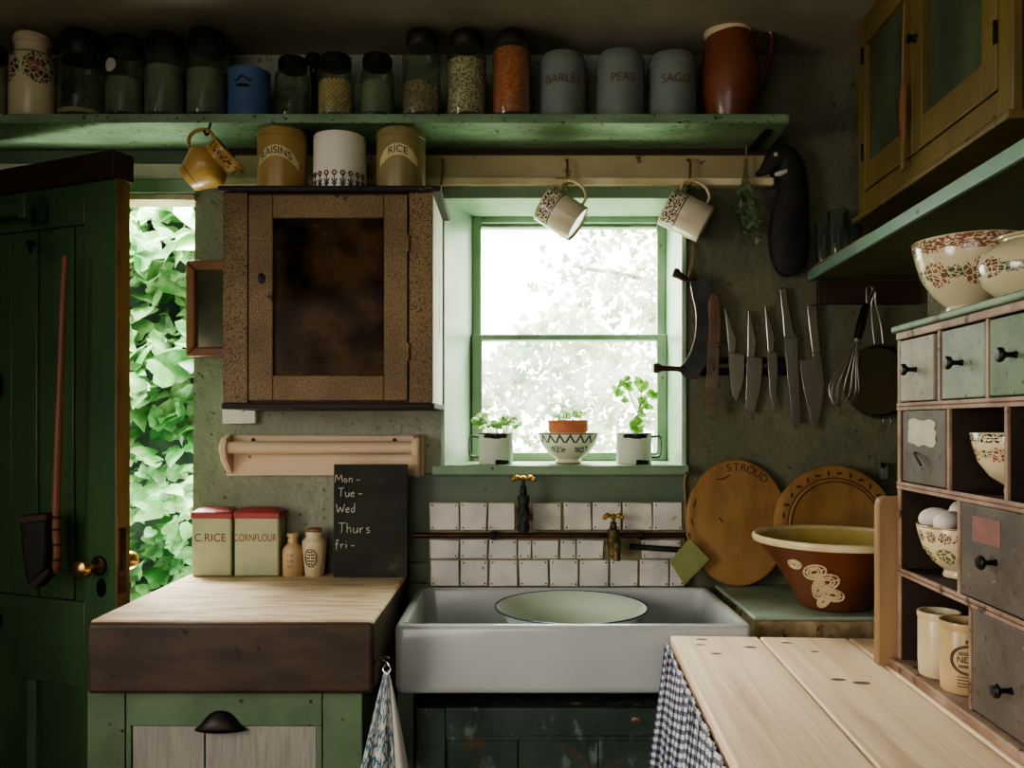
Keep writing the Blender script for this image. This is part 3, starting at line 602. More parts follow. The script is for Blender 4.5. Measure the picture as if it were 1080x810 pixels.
# ================================================================ HOOK BEAM, HANGING MUGS
t = thing('hook_beam', 'long cream painted beam with hooks under the green shelf', 'beam', (X(520, 2.57), 2.585, 2.095))
def zz(py, d=2.57): return Z(py, d)
MB().box(-.985, X(812,2.57), 2.562, WALL-.001, zz(189), zz(164)).build('board', M['cream'], t, True, bevel=.004)
MB().box(-.985, X(816,2.56), 2.552, WALL-.001, zz(197), zz(188.5)).build('lip', M['creamlip'], t, True, bevel=.004)
MB().box(-.985, X(812,2.57), 2.57, WALL-.001, zz(164)+.0005, 2.2015).build('shadow_strip', M['dkwood'], t, True)  # dark strip standing for the shadow between beam and shelf
for px in (466, 597, 726):
    x = X(px, 2.545)
    MB().tube(smooth([(x, 2.562, zz(170)), (x, 2.548, zz(171)), (x+.004, 2.538, zz(176)), (x+.001, 2.532, zz(190)), (x-.002, 2.535, zz(199)), (x-.002, 2.528, zz(203)), (x, 2.516, zz(200))], 5), .0035, 8).build('hook', M['brass'], t, True)
def mugbody(t, r, h, m, hm, ha=.045):
    MB().lathe([(0,.006),(r*.93,.006),(r*.95,0),(r,.004),(r,h-.003),(r*.985,h),(r*.955,h-.003),(r*.95,.012),(0,.012)], 40).build('body', m, t)
    MB().tube(smooth([(r*.98,0,h*.86),(r+ha*.6,0,h*.90),(r+ha,0,h*.72),(r+ha*.95,0,h*.42),(r+ha*.5,0,h*.22),(r*.98,0,h*.20)], 6), .0055, 10, flat=(1.4,.8)).build('handle', hm, t)
def hangmug(px0, py0, px1, py1, d, r, label):    # base centre -> rim centre
    A, B = at(px0, py0, d), at(px1, py1, d+.02); ax = (B-A)
    MM = axes(A, (.5,-.05,.8), ax); t = thing('hanging_mug', label, 'mug', M=MM, group='sponge printed mugs on the beam hooks')
    mugbody(t, r, ax.length, M['spongemug'], M['slip']); return t
hangmug(610, 237, 574.5, 214, 2.52, .057, 'cream mug with dark sponge band hanging against the bright window')
hangmug(744, 237, 703, 217.5, 2.52, .058, 'cream mug with dark sponge band hanging right of the window')
# yellow jug on the shelf-edge hook
A, B = at(198, 190, 2.325), at(240, 160, 2.325); h = (B-A).length
t = thing('hanging_jug', 'mustard yellow jug with sponge printed collar hanging over the doorway', 'jug', M=axes(A, (-.6,-.1,.8), B-A))
def spout(p):
    if p.z > h*.72:
        k = (p.z-h*.72)/(h*.28); f = max(0, -p.x); return Vector((p.x - f*.35*k, p.y*(1-.2*k*(f > .01)), p.z + .25*k*f))
    return p
MB().lathe([(0,.004),(.034,0),(.038,.004),(.060,h*.42),(.063,h*.52),(.055,h*.64),(.043,h*.72),(.044,h*.86),(.050,h),(.046,h),(.040,h*.85),(.039,h*.72),(.05,h*.62),(.05,h*.4),(.03,.012),(0,.012)], 36, None, spout).build('body', M['yjug'], t)
MB().tube(smooth([(.043,0,h*.93),(.075,0,h*.95),(.093,0,h*.74),(.088,0,h*.52),(.060,0,h*.40)], 6), .006, 10, flat=(1.4,.8)).build('handle', M['yjug'], t)
p = at(219, 137, 2.33)
tag(MB().tube(smooth([(p.x, 2.352, 2.2018), (p.x, 2.345, 2.19), (p.x+.003, 2.325, p.z-.012), (p.x, 2.318, p.z-.018), (p.x-.004, 2.312, p.z-.006)], 5), .0032, 8).build('cup_hook', M['iron']), 'small black cup hook holding the yellow jug under the shelf', 'hook')
# ================================================================ WALL CABINET
cx0, cx1, cy, cz0, cz1 = X(235, 2.275), X(456, 2.275), 2.275, 1.412, 1.985
t = thing('wall_cabinet', 'brown crackle-painted wall cabinet with dark glazed door beside the window', 'cabinet', ((cx0+cx1)/2, 2.43, cz0))
c = lambda px: X(px, cy); cz = lambda py: Z(py, cy)
MB().box(cx0, cx0+.018, cy+.02, WALL-.001, cz0, cz1).build('side_panel', M['crackle'], t, True)
MB().box(cx1-.018, cx1, cy+.002, WALL-.001, cz0, cz1).build('side_panel', M['cabside'], t, True)
MB().box(cx0+.018, cx1-.018, 2.585, WALL-.001, cz0, cz1).build('back_panel', M['cabin'], t, True)
MB().box(cx0+.018, cx1-.018, cy+.02, 2.585, cz0, cz0+.015).build('bottom_panel', M['cabin'], t, True)
MB().box(cx0+.018, cx1-.018, cy+.06, 2.585, 1.70, 1.715).build('inner_shelf', M['cabin'], t, True)
MB().box(cx0-.010, cx1+.024, cy-.016, WALL-.001, cz1, cz1+.016).build('top_moulding', M['cracktop'], t, True, bevel=.005)
MB().box(cx0-.002, cx1+.006, cy-.008, WALL-.001, cz0-.018, cz0).build('bottom_moulding', M['cracktop'], t, True, bevel=.004)
MB().box(cx0, c(261), cy, cy+.02, cz0, cz1).build('front_stile', M['crackle'], t, True, bevel=.0015)
MB().box(c(431.5), cx1, cy, cy+.02, cz0, cz1).build('front_stile', M['crackle'], t, True, bevel=.0015)
MB().box(c(261), c(431.5), cy+.012, cy+.02, cz0, cz0+.012).build('front_rail', M['cabin'], t, True)
MB().box(c(261), c(431.5), cy+.012, cy+.02, cz1-.01, cz1).build('front_rail', M['cabin'], t, True)
d = MB().box(c(262.2), c(288), cy-.002, cy+.018, cz0+.006, cz1-.006).box(c(405), c(430), cy-.002, cy+.018, cz0+.006, cz1-.006).box(c(288), c(405), cy-.002, cy+.018, cz(230), cz1-.006).box(c(288), c(405), cy-.002, cy+.018, cz0+.006, cz(396)).build('door', M['crackle'], t, True, bevel=.0025)
MB().box(c(287), c(406), cy+.009, cy+.011, cz(397), cz(229)).build('pane', M['gauze'], d, True)
k = MB().lathe([(0,0),(.010,0),(.010,.002),(.006,.003),(0,.003)], 16, axes((c(276), cy-.002, cz(294)), (0,0,1), (0,-1,0)) @ Matrix.Diagonal((1.5,1,1,1))); k.build('keyhole_cover', M['iron'], d, True)
for py in (257, 371):
    MB().tube([(c(430.7), cy-.004, cz(py+9)), (c(430.7), cy-.004, cz(py-9))], .0042, 8).build('hinge', M['crackle'], d, True)
# crockery seen faintly through the cabinet door
z0 = cz0 + .0155
for i, (rr, hh, nm) in enumerate(((.052,.032,'lowest'), (.050,.030,'middle'), (.054,.034,'topmost'))):
    px_ = at(300, 390, 2.36)
    o = MB().lathe([(0,.003),(rr*.5,0),(rr*.52,.004),(rr*.8,hh*.5),(rr,hh),(rr*.96,hh),(rr*.76,hh*.5),(rr*.45,.008),(0,.008)], 28).build('small_bowl', M['stoneware'])
    o.location = (px_.x, 2.346, z0 + i*.028); tag(o, nm + ' pale bowl of the stack inside the brown wall cabinet', 'bowl', 'bowls stacked inside the wall cabinet')
p = at(382, 380, 2.38)
t = thing('glass_pot', 'tiny glass pot with pale knob inside the brown wall cabinet', 'pot', (p.x, 2.38, z0))
MB().lathe([(0,0),(.03,0),(.034,.006),(.034,.03),(.02,.034),(0,.034)], 20).build('body', M['tumbler'], t)
MB().ball((0,0,.041), .008).build('knob', M['stoneware'], t)
# canisters on the cabinet
CT = cz1 + .016
def canister(px0, px1, ptop, d, name, label, m, cat='canister'):
    x, r = jx(px0, px1, d); h = Z(ptop, d-r*.2) - CT; return thing(name, label, cat, (x, d, CT)), x, r, h
t, x, r, h = canister(272, 324, 139, 2.352, 'raisin_canister', 'mustard stoneware canister lettered RAISINS on top of the cabinet', None)
MB().lathe([(0,.002),(r*.96,0),(r*.985,.005),(r*.985,h*.86),(0,h*.86)], 40).build('body', M['mustard'], t)
MB().lathe([(r*.96,h*.86),(r,h*.87),(r,h*.94),(r*.97,h*.955),(r*.97,h*.98),(r*.93,h),(.02,h+.002),(.02,h+.009),(.012,h+.013),(0,h+.013)], 40).build('lid', M['mustard'], t)
def ribbon(mb, r, zc, w, a0, a1, arch, n=24):
    vs = []; fs = []
    for i in range(n+1):
        a = a0 + (a1-a0)*i/n; e = .5*w*(1 if .12 < i/n < .88 else .75)
        for s in (-1, 1): vs.append((r*math.sin(a), -r*math.cos(a), zc + s*e - arch*(a*r)**2))
    for i in range(n): fs.append((2*i, 2*i+2, 2*i+3, 2*i+1))
    mb.add(vs, fs)
TR = .20
k = MB(); ribbon(k, r*.985+.0007, h*.60, .030, -.85, .95, 9); k.build('ribbon', M['scrollc'], t)
k = MB(); round_text(k, 'RAISINS', .028, r*.985+.0016, h*.60, -.02, 9, .95); k.build('lettering', M['ink'], t)
t, x, r, h = canister(331, 386, 144, 2.357, 'flower_pot_jar', 'white straight-sided pot with row of small flowers on top of the cabinet', None, 'pot')
MB().lathe([(0,.002),(r*.97,0),(r,.006),(r,h*.95),(r*.985,h*.99),(r*.96,h),(r*.92,h*.99),(r*.92,.01),(0,.01)], 40).build('body', mat('plain_white_glaze', (214,206,192), (206,198,184), rough=.25, bump=.02), t)
k = MB(); g_ = MB()
for i in range(-4, 5):
    a = i*.30
    for j in range(6):
        b2 = j*PI/3; k.ball(((r+.001)*math.sin(a+.0055/r*math.cos(b2)), -(r+.001)*math.cos(a+.0055/r*math.cos(b2)), h*.265+.0055*math.sin(b2)), .0026, 6, 4)
    P = lambda da, z: ((r+.0012)*math.sin(a+da), -(r+.0012)*math.cos(a+da), z)
    g_.tube([P(0,.004), P(0,h*.24)], .0012, 5).tube([P(-.09,h*.16), P(0,h*.07), P(.09,h*.16)], .0018, 5).tube([P(-.08,h*.09), P(0,.006), P(.08,h*.09)], .0018, 5)
k.build('printed_flowers', mat('brown_flower_print', (92,40,30), bump=0), t); g_.build('printed_stems', mat('dark_stem_print', (48,58,44), bump=0), t)
t, x, r, h = canister(397, 449, 139, 2.352, 'rice_canister', 'olive stoneware canister lettered RICE on top of the cabinet', None)
MB().lathe([(0,.002),(r*.96,0),(r*.985,.005),(r*.985,h*.86),(0,h*.86)], 40).build('body', M['olivepot'], t)
MB().lathe([(r*.96,h*.86),(r,h*.87),(r,h*.94),(r*.97,h*.955),(r*.97,h*.98),(r*.92,h),(0,h+.001)], 40).build('lid', M['olivepot'], t)
k = MB(); ribbon(k, r*.985+.0007, h*.62, .032, -.85, .85, 10); k.build('ribbon', M['scrollc'], t)
k = MB(); round_text(k, 'RICE', .028, r*.985+.0016, h*.62, .0, 10); k.build('lettering', M['ink'], t)
# ================================================================ THINGS ON THE PLASTER WALL
t = thing('wall_mirror', 'small red-brown framed mirror on the wall edge by the doorway', 'mirror', (-.92, 2.585, Z(376,2.57)))
mx0, mx1, mz0, mz1 = X(195,2.56), -.812, Z(376,2.56), Z(274,2.56)
w = .03
f = MB()
for P, Q in (((mx0,mz0),(mx1,mz0)), ((mx1,mz0),(mx1,mz1)), ((mx1,mz1),(mx0,mz1)), ((mx0,mz1),(mx0,mz0))):
    cxm, czm = (mx0+mx1)/2, (mz0+mz1)/2
    inn = lambda p: (p[0] + (w if p[0] < cxm else -w), p[1] + (w if p[1] < czm else -w))
    a, b2 = inn(P), inn(Q)
    f.prism([P, Q, b2, a], 2.562, 2.598)
f.build('frame', M['wood'], t, True, bevel=.006)
MB().box(mx0+w-.003, mx1-w+.003, 2.578, 2.590, mz0+w-.003, mz1-w+.003).build('glass', M['mirror'], t, True)
t = thing('light_switch', 'white surface-mounted switch box under the wall cabinet', 'switch', at(254, 447, 2.59))
MB().box(X(236,2.585), X(271,2.585), 2.572, WALL-.001, Z(447,2.585), Z(430,2.585)).build('box', M['plastic'], t, True, bevel=.003)
MB().box(X(250,2.57), X(257,2.57), 2.562, 2.572, Z(435,2.57), Z(429.5,2.57)).build('toggle', M['plastic'], t, True, bevel=.0015)
t = thing('towel_roller', 'cream wooden towel roller on the wall above the block', 'towel roller', at(343, 503, 2.585))
dd = 2.575
MB().box(X(238,dd), X(447,dd), 2.578, WALL-.001, Z(502,dd), Z(459,dd)).build('back_board', M['pinewhite'], t, True, bevel=.004)
for px0, px1, bot in ((232, 247, 500), (432, 446, 504)):
    pts = [(2.578, Z(458,dd)), (2.52, Z(462,dd)), (2.508, Z(472,dd)), (2.515, Z(484,dd)), (2.56, Z(bot-4,dd)), (2.578, Z(bot,dd))]
    m = MB(); n = len(pts); xa = X((px0+px1)/2, 2.55)-.010; xb = xa+.020
    m.add([(xa, y, z) for y, z in pts] + [(xb, y, z) for y, z in pts], [tuple(range(n)), tuple(range(n, 2*n))] + [(i, (i+1) % n, n+(i+1) % n, n+i) for i in range(n)])
    m.build('bracket', M['pinewhite'], t, True, bevel=.004)
MB().tube([(X(233,2.54), 2.538, Z(472,2.54)), (X(441,2.54), 2.538, Z(472,2.54))], .019, 16).build('roller', M['pinewhite'], t, True)
for px in (267, 416): MB().tube([(X(px,dd), 2.5785, Z(464,dd)), (X(px,dd), 2.574, Z(464,dd))], .006, 10).build('screw', M['iron'], t, True)
# ================================================================ BLOCK COUNTER AND ITS BASE
bz0, bz1 = .722, .895; bx0, bx1, by0 = -1.007, -.334, 1.950
t = thing('chopping_block', 'very thick wooden chopping block counter with pale worn top', 'worktop', ((bx0+bx1)/2, 2.27, bz0))
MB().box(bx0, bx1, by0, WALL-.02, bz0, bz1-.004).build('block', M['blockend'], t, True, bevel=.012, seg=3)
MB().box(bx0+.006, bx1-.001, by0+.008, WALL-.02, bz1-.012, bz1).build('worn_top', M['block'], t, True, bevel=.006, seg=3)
fy = 1.985; e = lambda px: X(px, fy); ez = lambda py: Z(py, fy)
t = thing('base_cupboard', 'green painted cupboard with grey panelled front under the chopping block', 'cupboard', (-.69, 2.28, 0))
b = MB().box(e(92), e(92)+.018, fy+.018, 2.58, .02, bz0-.001).box(e(382)-.018, e(382), fy+.018, 2.58, .02, bz0-.001).box(e(92)+.018, e(382)-.018, 2.56, 2.58, .02, bz0-.001).box(e(92)+.018, e(382)-.018, fy+.018, 2.56, .06, .08)
b.build('carcass', M['greenbase'], t, True)
MB().box(e(92), e(131.5), fy, fy+.018, 0, bz0-.001).build('front_stile', M['greenbase'], t, True, bevel=.002)
MB().box(e(340.5), e(382), fy, fy+.018, 0, bz0-.001).build('front_stile', M['greenbase'], t, True, bevel=.002)
d = MB().box(e(132.5), e(339.5), fy+.001, fy+.018, ez(766), bz0-.004).box(e(132.5), e(138), fy+.001, fy+.018, .08, ez(766)).box(e(333.5), e(339.5), fy+.001, fy+.018, .08, ez(766)).box(e(138), e(333.5), fy+.001, fy+.018, .08, .13).build('door', M['greenbase'], t, True, bevel=.002)
MB().box(e(138.5), e(214.3), fy+.006, fy+.014, .131, ez(766.8)).box(e(215.7), e(333), fy+.006, fy+.014, .131, ez(766.8)).build('panel', M['greyply'], d, True, bevel=.002)
m = MB(); hx, hz = e(232.5), ez(770); hw = .062
m.grid(lambda u, v: (hx + hw*(2*u-1)*(1-.25*v), fy - .022*math.sin(PI*u)**.6*math.sin(PI*.5*(1-v)+.02), hz + .046*(v**.8)*(1-.75*abs(2*u-1)**2.4)), 20, 8)
m.build('cup_handle', M['iron'], d, True, solid=.002)
# tins, little bottles and chalkboard on the block
def sqtin(px0, px1, d, label, word):
    x0, x1 = X(px0, d), X(px1, d); w = x1-x0; h = Z(545, d)-bz1; dep = .078
    t = thing('square_tin', label, 'tin', ((x0+x1)/2, d+dep/2, bz1), group='square red-lidded tins on the chopping block')
    MB().box(-w/2, w/2, -dep/2, dep/2, .001, h).build('body', M['tin'], t, bevel=.005)
    l = MB(); a, b2 = w/2+.003, dep/2+.002
    l.add([(-a,-b2,h-.006),(a,-b2,h-.006),(a,b2,h-.006),(-a,b2,h-.006),(-a,-b2,h+.012),(a,-b2,h+.012),(a,b2,h+.012),(-a,b2,h+.012),(-a*.72,-b2*.6,h+.024),(a*.72,-b2*.6,h+.024),(a*.72,b2*.6,h+.024),(-a*.72,b2*.6,h+.024)],
          [(0,3,2,1),(0,1,5,4),(1,2,6,5),(2,3,7,6),(3,0,4,7),(4,5,9,8),(5,6,10,9),(6,7,11,10),(7,4,8,11),(8,9,10,11)])
    l.build('lid', M['redlid'], t, bevel=.003)
    k = MB(); flat_text(k, word, .031 if len(word) > 6 else .034, -.004, -dep/2-.0008, h*.645, .70 if len(word) > 6 else .95); k.build('lettering', M['redink'], t)
sqtin(202, 244, 2.505, 'cream red-lidded tin lettered C.RICE nearest the doorway', 'C.RICE')
sqtin(247, 294, 2.505, 'cream red-lidded tin lettered CORNFLOUR beside the small bottle', 'CORNFLOUR')
d = 2.53; x, r = jx(298, 320, d); h = Z(562, d) - bz1
t = thing('stoneware_bottle', 'small brown stoneware bottle with narrow neck beside the tins', 'bottle', (x, d, bz1))
MB().lathe([(0,.002),(r*.95,0),(r,.005),(r,h*.58),(r*.9,h*.66),(r*.5,h*.76),(r*.46,h*.9),(r*.58,h*.92),(r*.58,h),(r*.4,h),(r*.38,h*.8),(0,h*.78)], 28).build('body', M['stonebrown'], t)
for q, wd in enumerate(('I III', 'II III', 'III I')):
    k = MB(); round_text(k, wd, .013, r+.0009, h*(.50-.13*q), 0); k.build('worn_print', M['brownink'], t)
d = 2.53; x, r = jx(318.5, 345, d); h = Z(557, d) - bz1
t = thing('stoneware_jar', 'cream stoneware jar with round black print and cork beside the chalkboard', 'jar', (x, d, bz1))
MB().lathe([(0,.002),(r*.72,0),(r*.76,.004),(r*.98,h*.66),(r*.96,h*.74),(r*.70,h*.80),(r*.66,h*.84),(r*.72,h*.90),(r*.70,h*.93),(r*.5,h*.93),(0,h*.90)], 32).build('body', M['stoneware'], t)
MB().lathe([(0,h*.9),(r*.52,h*.9),(r*.58,h*.99),(r*.5,h),(0,h)], 24).build('cork', M['cork'], t)
k = MB()
def onjar(a, z): q = r*(.77 + .21*z/(h*.66)) + .0012; return (q*math.sin(a), -q*math.cos(a), z)
k.tube([onjar(-.12 + .52*math.cos(b2), h*.40 + .026*math.sin(b2)) for b2 in [2*PI*i/28 for i in range(28)]], .0014, 5, closed=True)
for q in range(5): k.tube([onjar(-.12 + s*.40*(1-.25*abs(q-2)), h*.40 + .009*(q-2)) for s in (-1,-.5,-.1)], .0019, 5).tube([onjar(-.12 + s*.40*(1-.25*abs(q-2)), h*.40 + .009*(q-2)) for s in (.15,.6,1)], .0019, 5)
k.build('round_print', M['ink'], t)
d = 2.50; kx0, kx1 = X(352, d), X(430, d)
lean = Matrix.Translation((0, 2.495, bz1)) @ Matrix.Rotation(math.radians(-1.6), 4, 'X')
t = thing('chalkboard', 'black chalkboard listing weekdays leaning on the wall behind the block', 'chalkboard', M=Matrix.Translation((kx0, 2.492, bz1+.001)) @ Matrix.Rotation(math.radians(-1.5), 4, 'X'))
kw, kh = kx1-kx0, Z(490, 2.5)-bz1
MB().box(0, kw, 0, .007, 0, kh).build('slate', M['slateblack'], t, bevel=.002)
ST = {'M': [[(0,0),(.15,1),(.5,.35),(.85,1),(1,0)]], 'o': [[(.5,.55),(.1,.3),(.4,0),(.8,.2),(.5,.55)]], 'n': [[(.1,.55),(.15,0)],[(.15,.4),(.5,.58),(.75,.4),(.8,0)]], '-': [[(0,.3),(.8,.34)]],
 'T': [[(0,1),(1,1.05)],[(.5,1.03),(.45,0)]], 'u': [[(.1,.55),(.15,.1),(.5,0),(.8,.2),(.85,.55)],[(.85,.55),(.9,0)]], 'e': [[(.1,.3),(.8,.35),(.5,.58),(.1,.3),(.3,0),(.85,.1)]],
 'W': [[(0,1),(.2,0),(.5,.65),(.75,0),(1.05,1)]], 'd': [[(.75,.4),(.4,.55),(.1,.2),(.4,0),(.75,.2)],[(.8,1.1),(.8,0)]], 'h': [[(.1,1.05),(.1,0)],[(.1,.4),(.5,.58),(.75,.35),(.75,0)]], 'r': [[(.15,.55),(.2,0)],[(.2,.35),(.7,.55)]],
 's': [[(.75,.5),(.3,.55),(.25,.35),(.7,.2),(.6,0),(.15,.04)]], 'F': [[(.2,1),(.1,0)],[(.15,1),(.95,1.02)],[(.1,.5),(.7,.55)]], 'f': [[(.8,1),(.4,1.05),(.35,.5),(.25,-.25)],[(0,.5),(.75,.55)]], 'i': [[(.3,.55),(.3,0)],[(.3,.8),(.34,.84)]], ' ': []}
k = MB()
for row, (word, py, x0, hh) in enumerate((('Mon -', 509, 353.5, 8), ('Tue -', 524, 357, 8.5), ('Wed', 540.5, 355, 8.5), ('Thurs', 562, 357.5, 10), ('fri -', 578, 354, 8))):
    sx = x0; S = hh/FOC*d
    for ch in word:
        cw = {'M': 1.15, 'W': 1.15, 'T': .85, 'i': .4, ' ': .35, 'F': .8}.get(ch, .68)
        for stk in ST[ch]:
            pts = [(X(sx, d)-kx0 + a*S*cw*.85, -.0011, kh-(py-490)/FOC*d + b2*S + .0006*math.sin(a*7+row)) for a, b2 in stk]
            k.tube(smooth(pts, 4) if len(pts) > 2 else pts, .0014, 5)
        sx += hh*cw*.98
k.build('lettering', M['chalk'], t)
# ================================================================ SINK
sx0, sx1, sy0, sy1, sz0, sz1 = -.307, .592, 2.083, 2.578, .679, .852
def rrect(x0, x1, y0, y1, r, z, n=5):
    out = []
    for cx_, cy_, a in ((x1-r, y1-r, 0), (x0+r, y1-r, 90), (x0+r, y0+r, 180), (x1-r, y0+r, 270)):
        for k2 in range(n+1):
            q = math.radians(a+90*k2/n); out.append((cx_+r*math.cos(q), cy_+r*math.sin(q), z))
    return out
def loft(loops, cap0=True, cap1=True):
    m = MB(); n = len(loops[0]); vs = [p for l in loops for p in l]; fs = []
    for j in range(len(loops)-1):
        for i in range(n): k2 = (i+1) % n; fs.append((j*n+i, j*n+k2, (j+1)*n+k2, (j+1)*n+i))
    if cap0: fs.append(tuple(range(n)))
    if cap1: fs.append(tuple(range((len(loops)-1)*n, len(loops)*n)))
    return m.add(vs, fs)
def rr(o, z, r): return rrect(sx0+o, sx1-o, sy0+o, sy1-o, r, z)
W = .027
t = thing('belfast_sink', 'wide shallow white ceramic butler sink under the window', 'sink', ((sx0+sx1)/2, (sy0+sy1)/2, sz0))
loft([rr(.010, sz0, .02), rr(.003, sz0+.006, .022), rr(0, sz0+.02, .024), rr(0, sz1-.014, .024), rr(.002, sz1-.006, .024), rr(.007, sz1-.001, .022), rr(.013, sz1, .02), rr(W-.008, sz1, .02), rr(W-.002, sz1-.003, .025), rr(W+.001, sz1-.01, .03), rr(W+.008, sz0+.05, .035), rr(W+.02, sz0+.03, .04), rr(W+.05, sz0+.024, .05)]).build('basin', M['sink'], t, True, angle=60)
MB().lathe([(0,0),(.03,0),(.034,.003),(.026,.004),(0,.002)], 24, Matrix.Translation(((sx0+sx1)/2+.25, 2.42, sz0+.0245))).build('waste', M['brass'], t, True)
t = thing('sink_stand', 'grey-green painted piers carrying the white sink', 'stand', (.14, 2.33, 0))
MB().box(sx0+.004, -.262, 2.115, 2.57, 0, sz0-.001).build('pier', M['panelg'], t, True, bevel=.004)
MB().box(.50, .585, 2.115, 2.57, 0, sz0-.001).build('pier', M['panelg'], t, True, bevel=.004)
# dark distressed cupboard below
q = 2.128; g = lambda px: X(px, q); gz = lambda py: Z(py, q)
ux0, ux1, uz1 = g(438), .495, gz(747)
t = thing('under_sink_cupboard', 'distressed dark green panelled cupboard standing under the sink', 'cupboard', ((ux0+ux1)/2, 2.33, 0))
MB().box(ux0, ux0+.018, q+.022, 2.55, 0, uz1-.002).box(ux1-.018, ux1, q+.022, 2.55, 0, uz1-.002).box(ux0, ux1, 2.55, 2.565, 0, uz1-.002).box(ux0+.018, ux1-.018, q+.022, 2.55, uz1-.02, uz1-.002).build('carcass', M['distress'], t, True)
d = MB().box(ux0, g(470), q, q+.022, 0, uz1).box(.44, ux1, q, q+.022, 0, uz1).box(g(470), .44, q, q+.022, gz(777), uz1).box(g(470), .44, q, q+.022, 0, .08).build('door', M['distress'], t, True, bevel=.004)
MB().box(g(470), .44, q+.004, q+.018, gz(782), gz(777)).build('bead', M['distress'], d, True, bevel=.002)
pb = MB()
for a, c2 in ((470.5, 546), (547, 631), (632, 735)): pb.box(g(a), min(g(c2), .439), q+.009, q+.018, .081, gz(782.5))
pb.build('panel', M['distress'], d, True, bevel=.002)
# enamel bowl standing in the sink
t = thing('enamel_basin', 'round pale enamel washing-up bowl with blue rim sitting in the sink', 'basin', (X(602.5, 2.33), 2.335, sz0+.0245))
rb, hb = .213, .141
MB().lathe([(0,.0),(.12,.0),(.135,.004),(.165,.05),(.182,.105),(.195,hb-.012),(rb-.003,hb-.001),(rb-.004,hb+.0008),(.190,hb-.010),(.176,.105),(.158,.05),(.128,.008),(0,.006)], 56).build('body', M['enamel'], t, angle=50)
MB().tube([(rb*math.cos(a), rb*math.sin(a), hb) for a in [2*PI*i/64 for i in range(64)]], .0022, 8, closed=True).build('rim', M['bluerim'], t)
# ================================================================ TILES, PIPES, TAPS
d = 2.578; t = thing('tile_splashback', 'three rows of small white tiles pinned above the sink', 'tiles', (.11, 2.575, .853))
MB().box(X(452,d), X(722,d), 2.575, 2.582, .854, Z(529,d)).build('grout_bed', M['grout'], t, True)
tl = MB(); pins = MB(); random.seed(11)
rows = (((454,484),(485.5,513.5),(515.5,543),(562,592),(594,623),(625,655),(657,687),(688.5,719), 530, 558.5), ((454,484),(485.5,514),(516,545),(546.5,560),(561.5,589),(590.5,606.5),(608,636),(676,718), 569, 588.5), ((455,484),(486,514.5),(516.5,545.5),(548,578),(580,609),(611,641),(643,672),(674,704),(706,721), 590, 617.5))
for R in rows:
    y0, y1 = R[-2:]
    for a, c2 in R[:-2]:
        j = [random.uniform(-.7, .7) for _ in range(8)]; tw = random.uniform(-.0015, .0015)
        P = [(X(a+j[0],d), Z(y1+j[1]*.5,d)), (X(c2+j[2],d), Z(y1+j[3]*.5,d)), (X(c2+j[4],d), Z(y0+j[5],d)), (X(a+j[6],d), Z(y0+j[7],d))]
        tl.prism(P, 2.566+tw, 2.577)
        for (px_, pz_), (ox, oz) in zip(P, ((.008,.008),(-.008,.008),(-.008,-.008),(.008,-.008))):
            if random.random() < .8: pins.ball((px_+ox, 2.5645+tw, pz_+oz), .0026, 6, 4)
tl.build('tiles', M['tile'], t, True, bevel=.0025); pins.build('pins', M['iron'], t, True)
t = thing('water_pipe', 'dark copper pipe running along between the tile rows', 'pipe', (.15, 2.55, 1.0))
MB().tube([(X(436,2.55), 2.548, Z(564.5,2.55)), (X(724,2.55), 2.548, Z(564.5,2.55))], .0085, 12).build('pipe', M['copper'], t, True)
for px in (520, 676): MB().box(X(px,2.55)-.008, X(px,2.55)+.008, 2.536, 2.566, Z(569,2.55), Z(560,2.55)).build('clip', M['iron'], t, True, bevel=.003)
tag(MB().tube([(X(664,2.55), 2.545, Z(576,2.55)), (X(690,2.55), 2.545, Z(578,2.55)), (X(724,2.55), 2.545, Z(580,2.55))], .0085, 12).build('water_pipe', M['verdi']), 'short dark verdigris pipe running from the right tap behind the green pad', 'pipe')
def tap(px, pytop, pybody, pybot, spy, hw, m, hm, label, d=2.515):
    x = X(px, d); z = lambda py: Z(py, d)
    t = thing('brass_tap', label, 'tap', (x, d, z(pybot)), group='old taps over the sink')
    zt, zb, z0 = z(pytop), z(pybody), z(pybot); H = zb - z0
    MB().lathe([(0,z0),(.014,z0),(.019,z0+H*.08),(.017,z0+H*.3),(.0195,z0+H*.42),(.0195,z0+H*.62),(.015,z0+H*.7),(.018,z0+H*.8),(.018,z0+H*.98),(.010,zb),(0,zb)], 20, Matrix.Translation((x, d, 0))).build('body', m, t, True)
    MB().lathe([(.010,zb-.002),(.012,zb+(zt-zb)*.15),(.009,zb+(zt-zb)*.3),(.0105,zb+(zt-zb)*.5),(.0055,zb+(zt-zb)*.6),(.005,zt),(0,zt)], 16, Matrix.Translation((x, d, 0))).build('stem', m, t, True)
    hh = MB().tube(smooth([(x-hw, d, zt-.002), (x-hw*.7, d, zt+.004), (x-hw*.25, d, zt+.001), (x, d, zt+.002), (x+hw*.25, d, zt+.001), (x+hw*.7, d, zt+.004), (x+hw, d, zt-.002)], 4), [.0045]*2+[.0075]*4+[.0055]*4+[.008]*5+[.0055]*4+[.0075]*4+[.0045]*2, 10)
    hh.ball((x-hw, d, zt-.002), .0072).ball((x+hw, d, zt-.002), .0072); hh.build('handle', hm, t, True)
    MB().tube(smooth([(x, d, z(spy)), (x, d-.03, z(spy)+.004), (x, d-.065, z(spy)-.004), (x, d-.08, z(spy)-.022), (x, d-.082, z(spy)-.036)], 5), [.013]*14+[.011]*7, 14).build('spout', m, t, True)
    MB().tube([(x, d, z(spy)-.002), (x, 2.56, z(spy)-.002)], .012, 12).build('inlet', m, t, True)
tap(552, 505, 522, 561, 545, .030, M['verdi'], M['brass'], 'tall dark verdigris tap with brass bar handle below the sill')
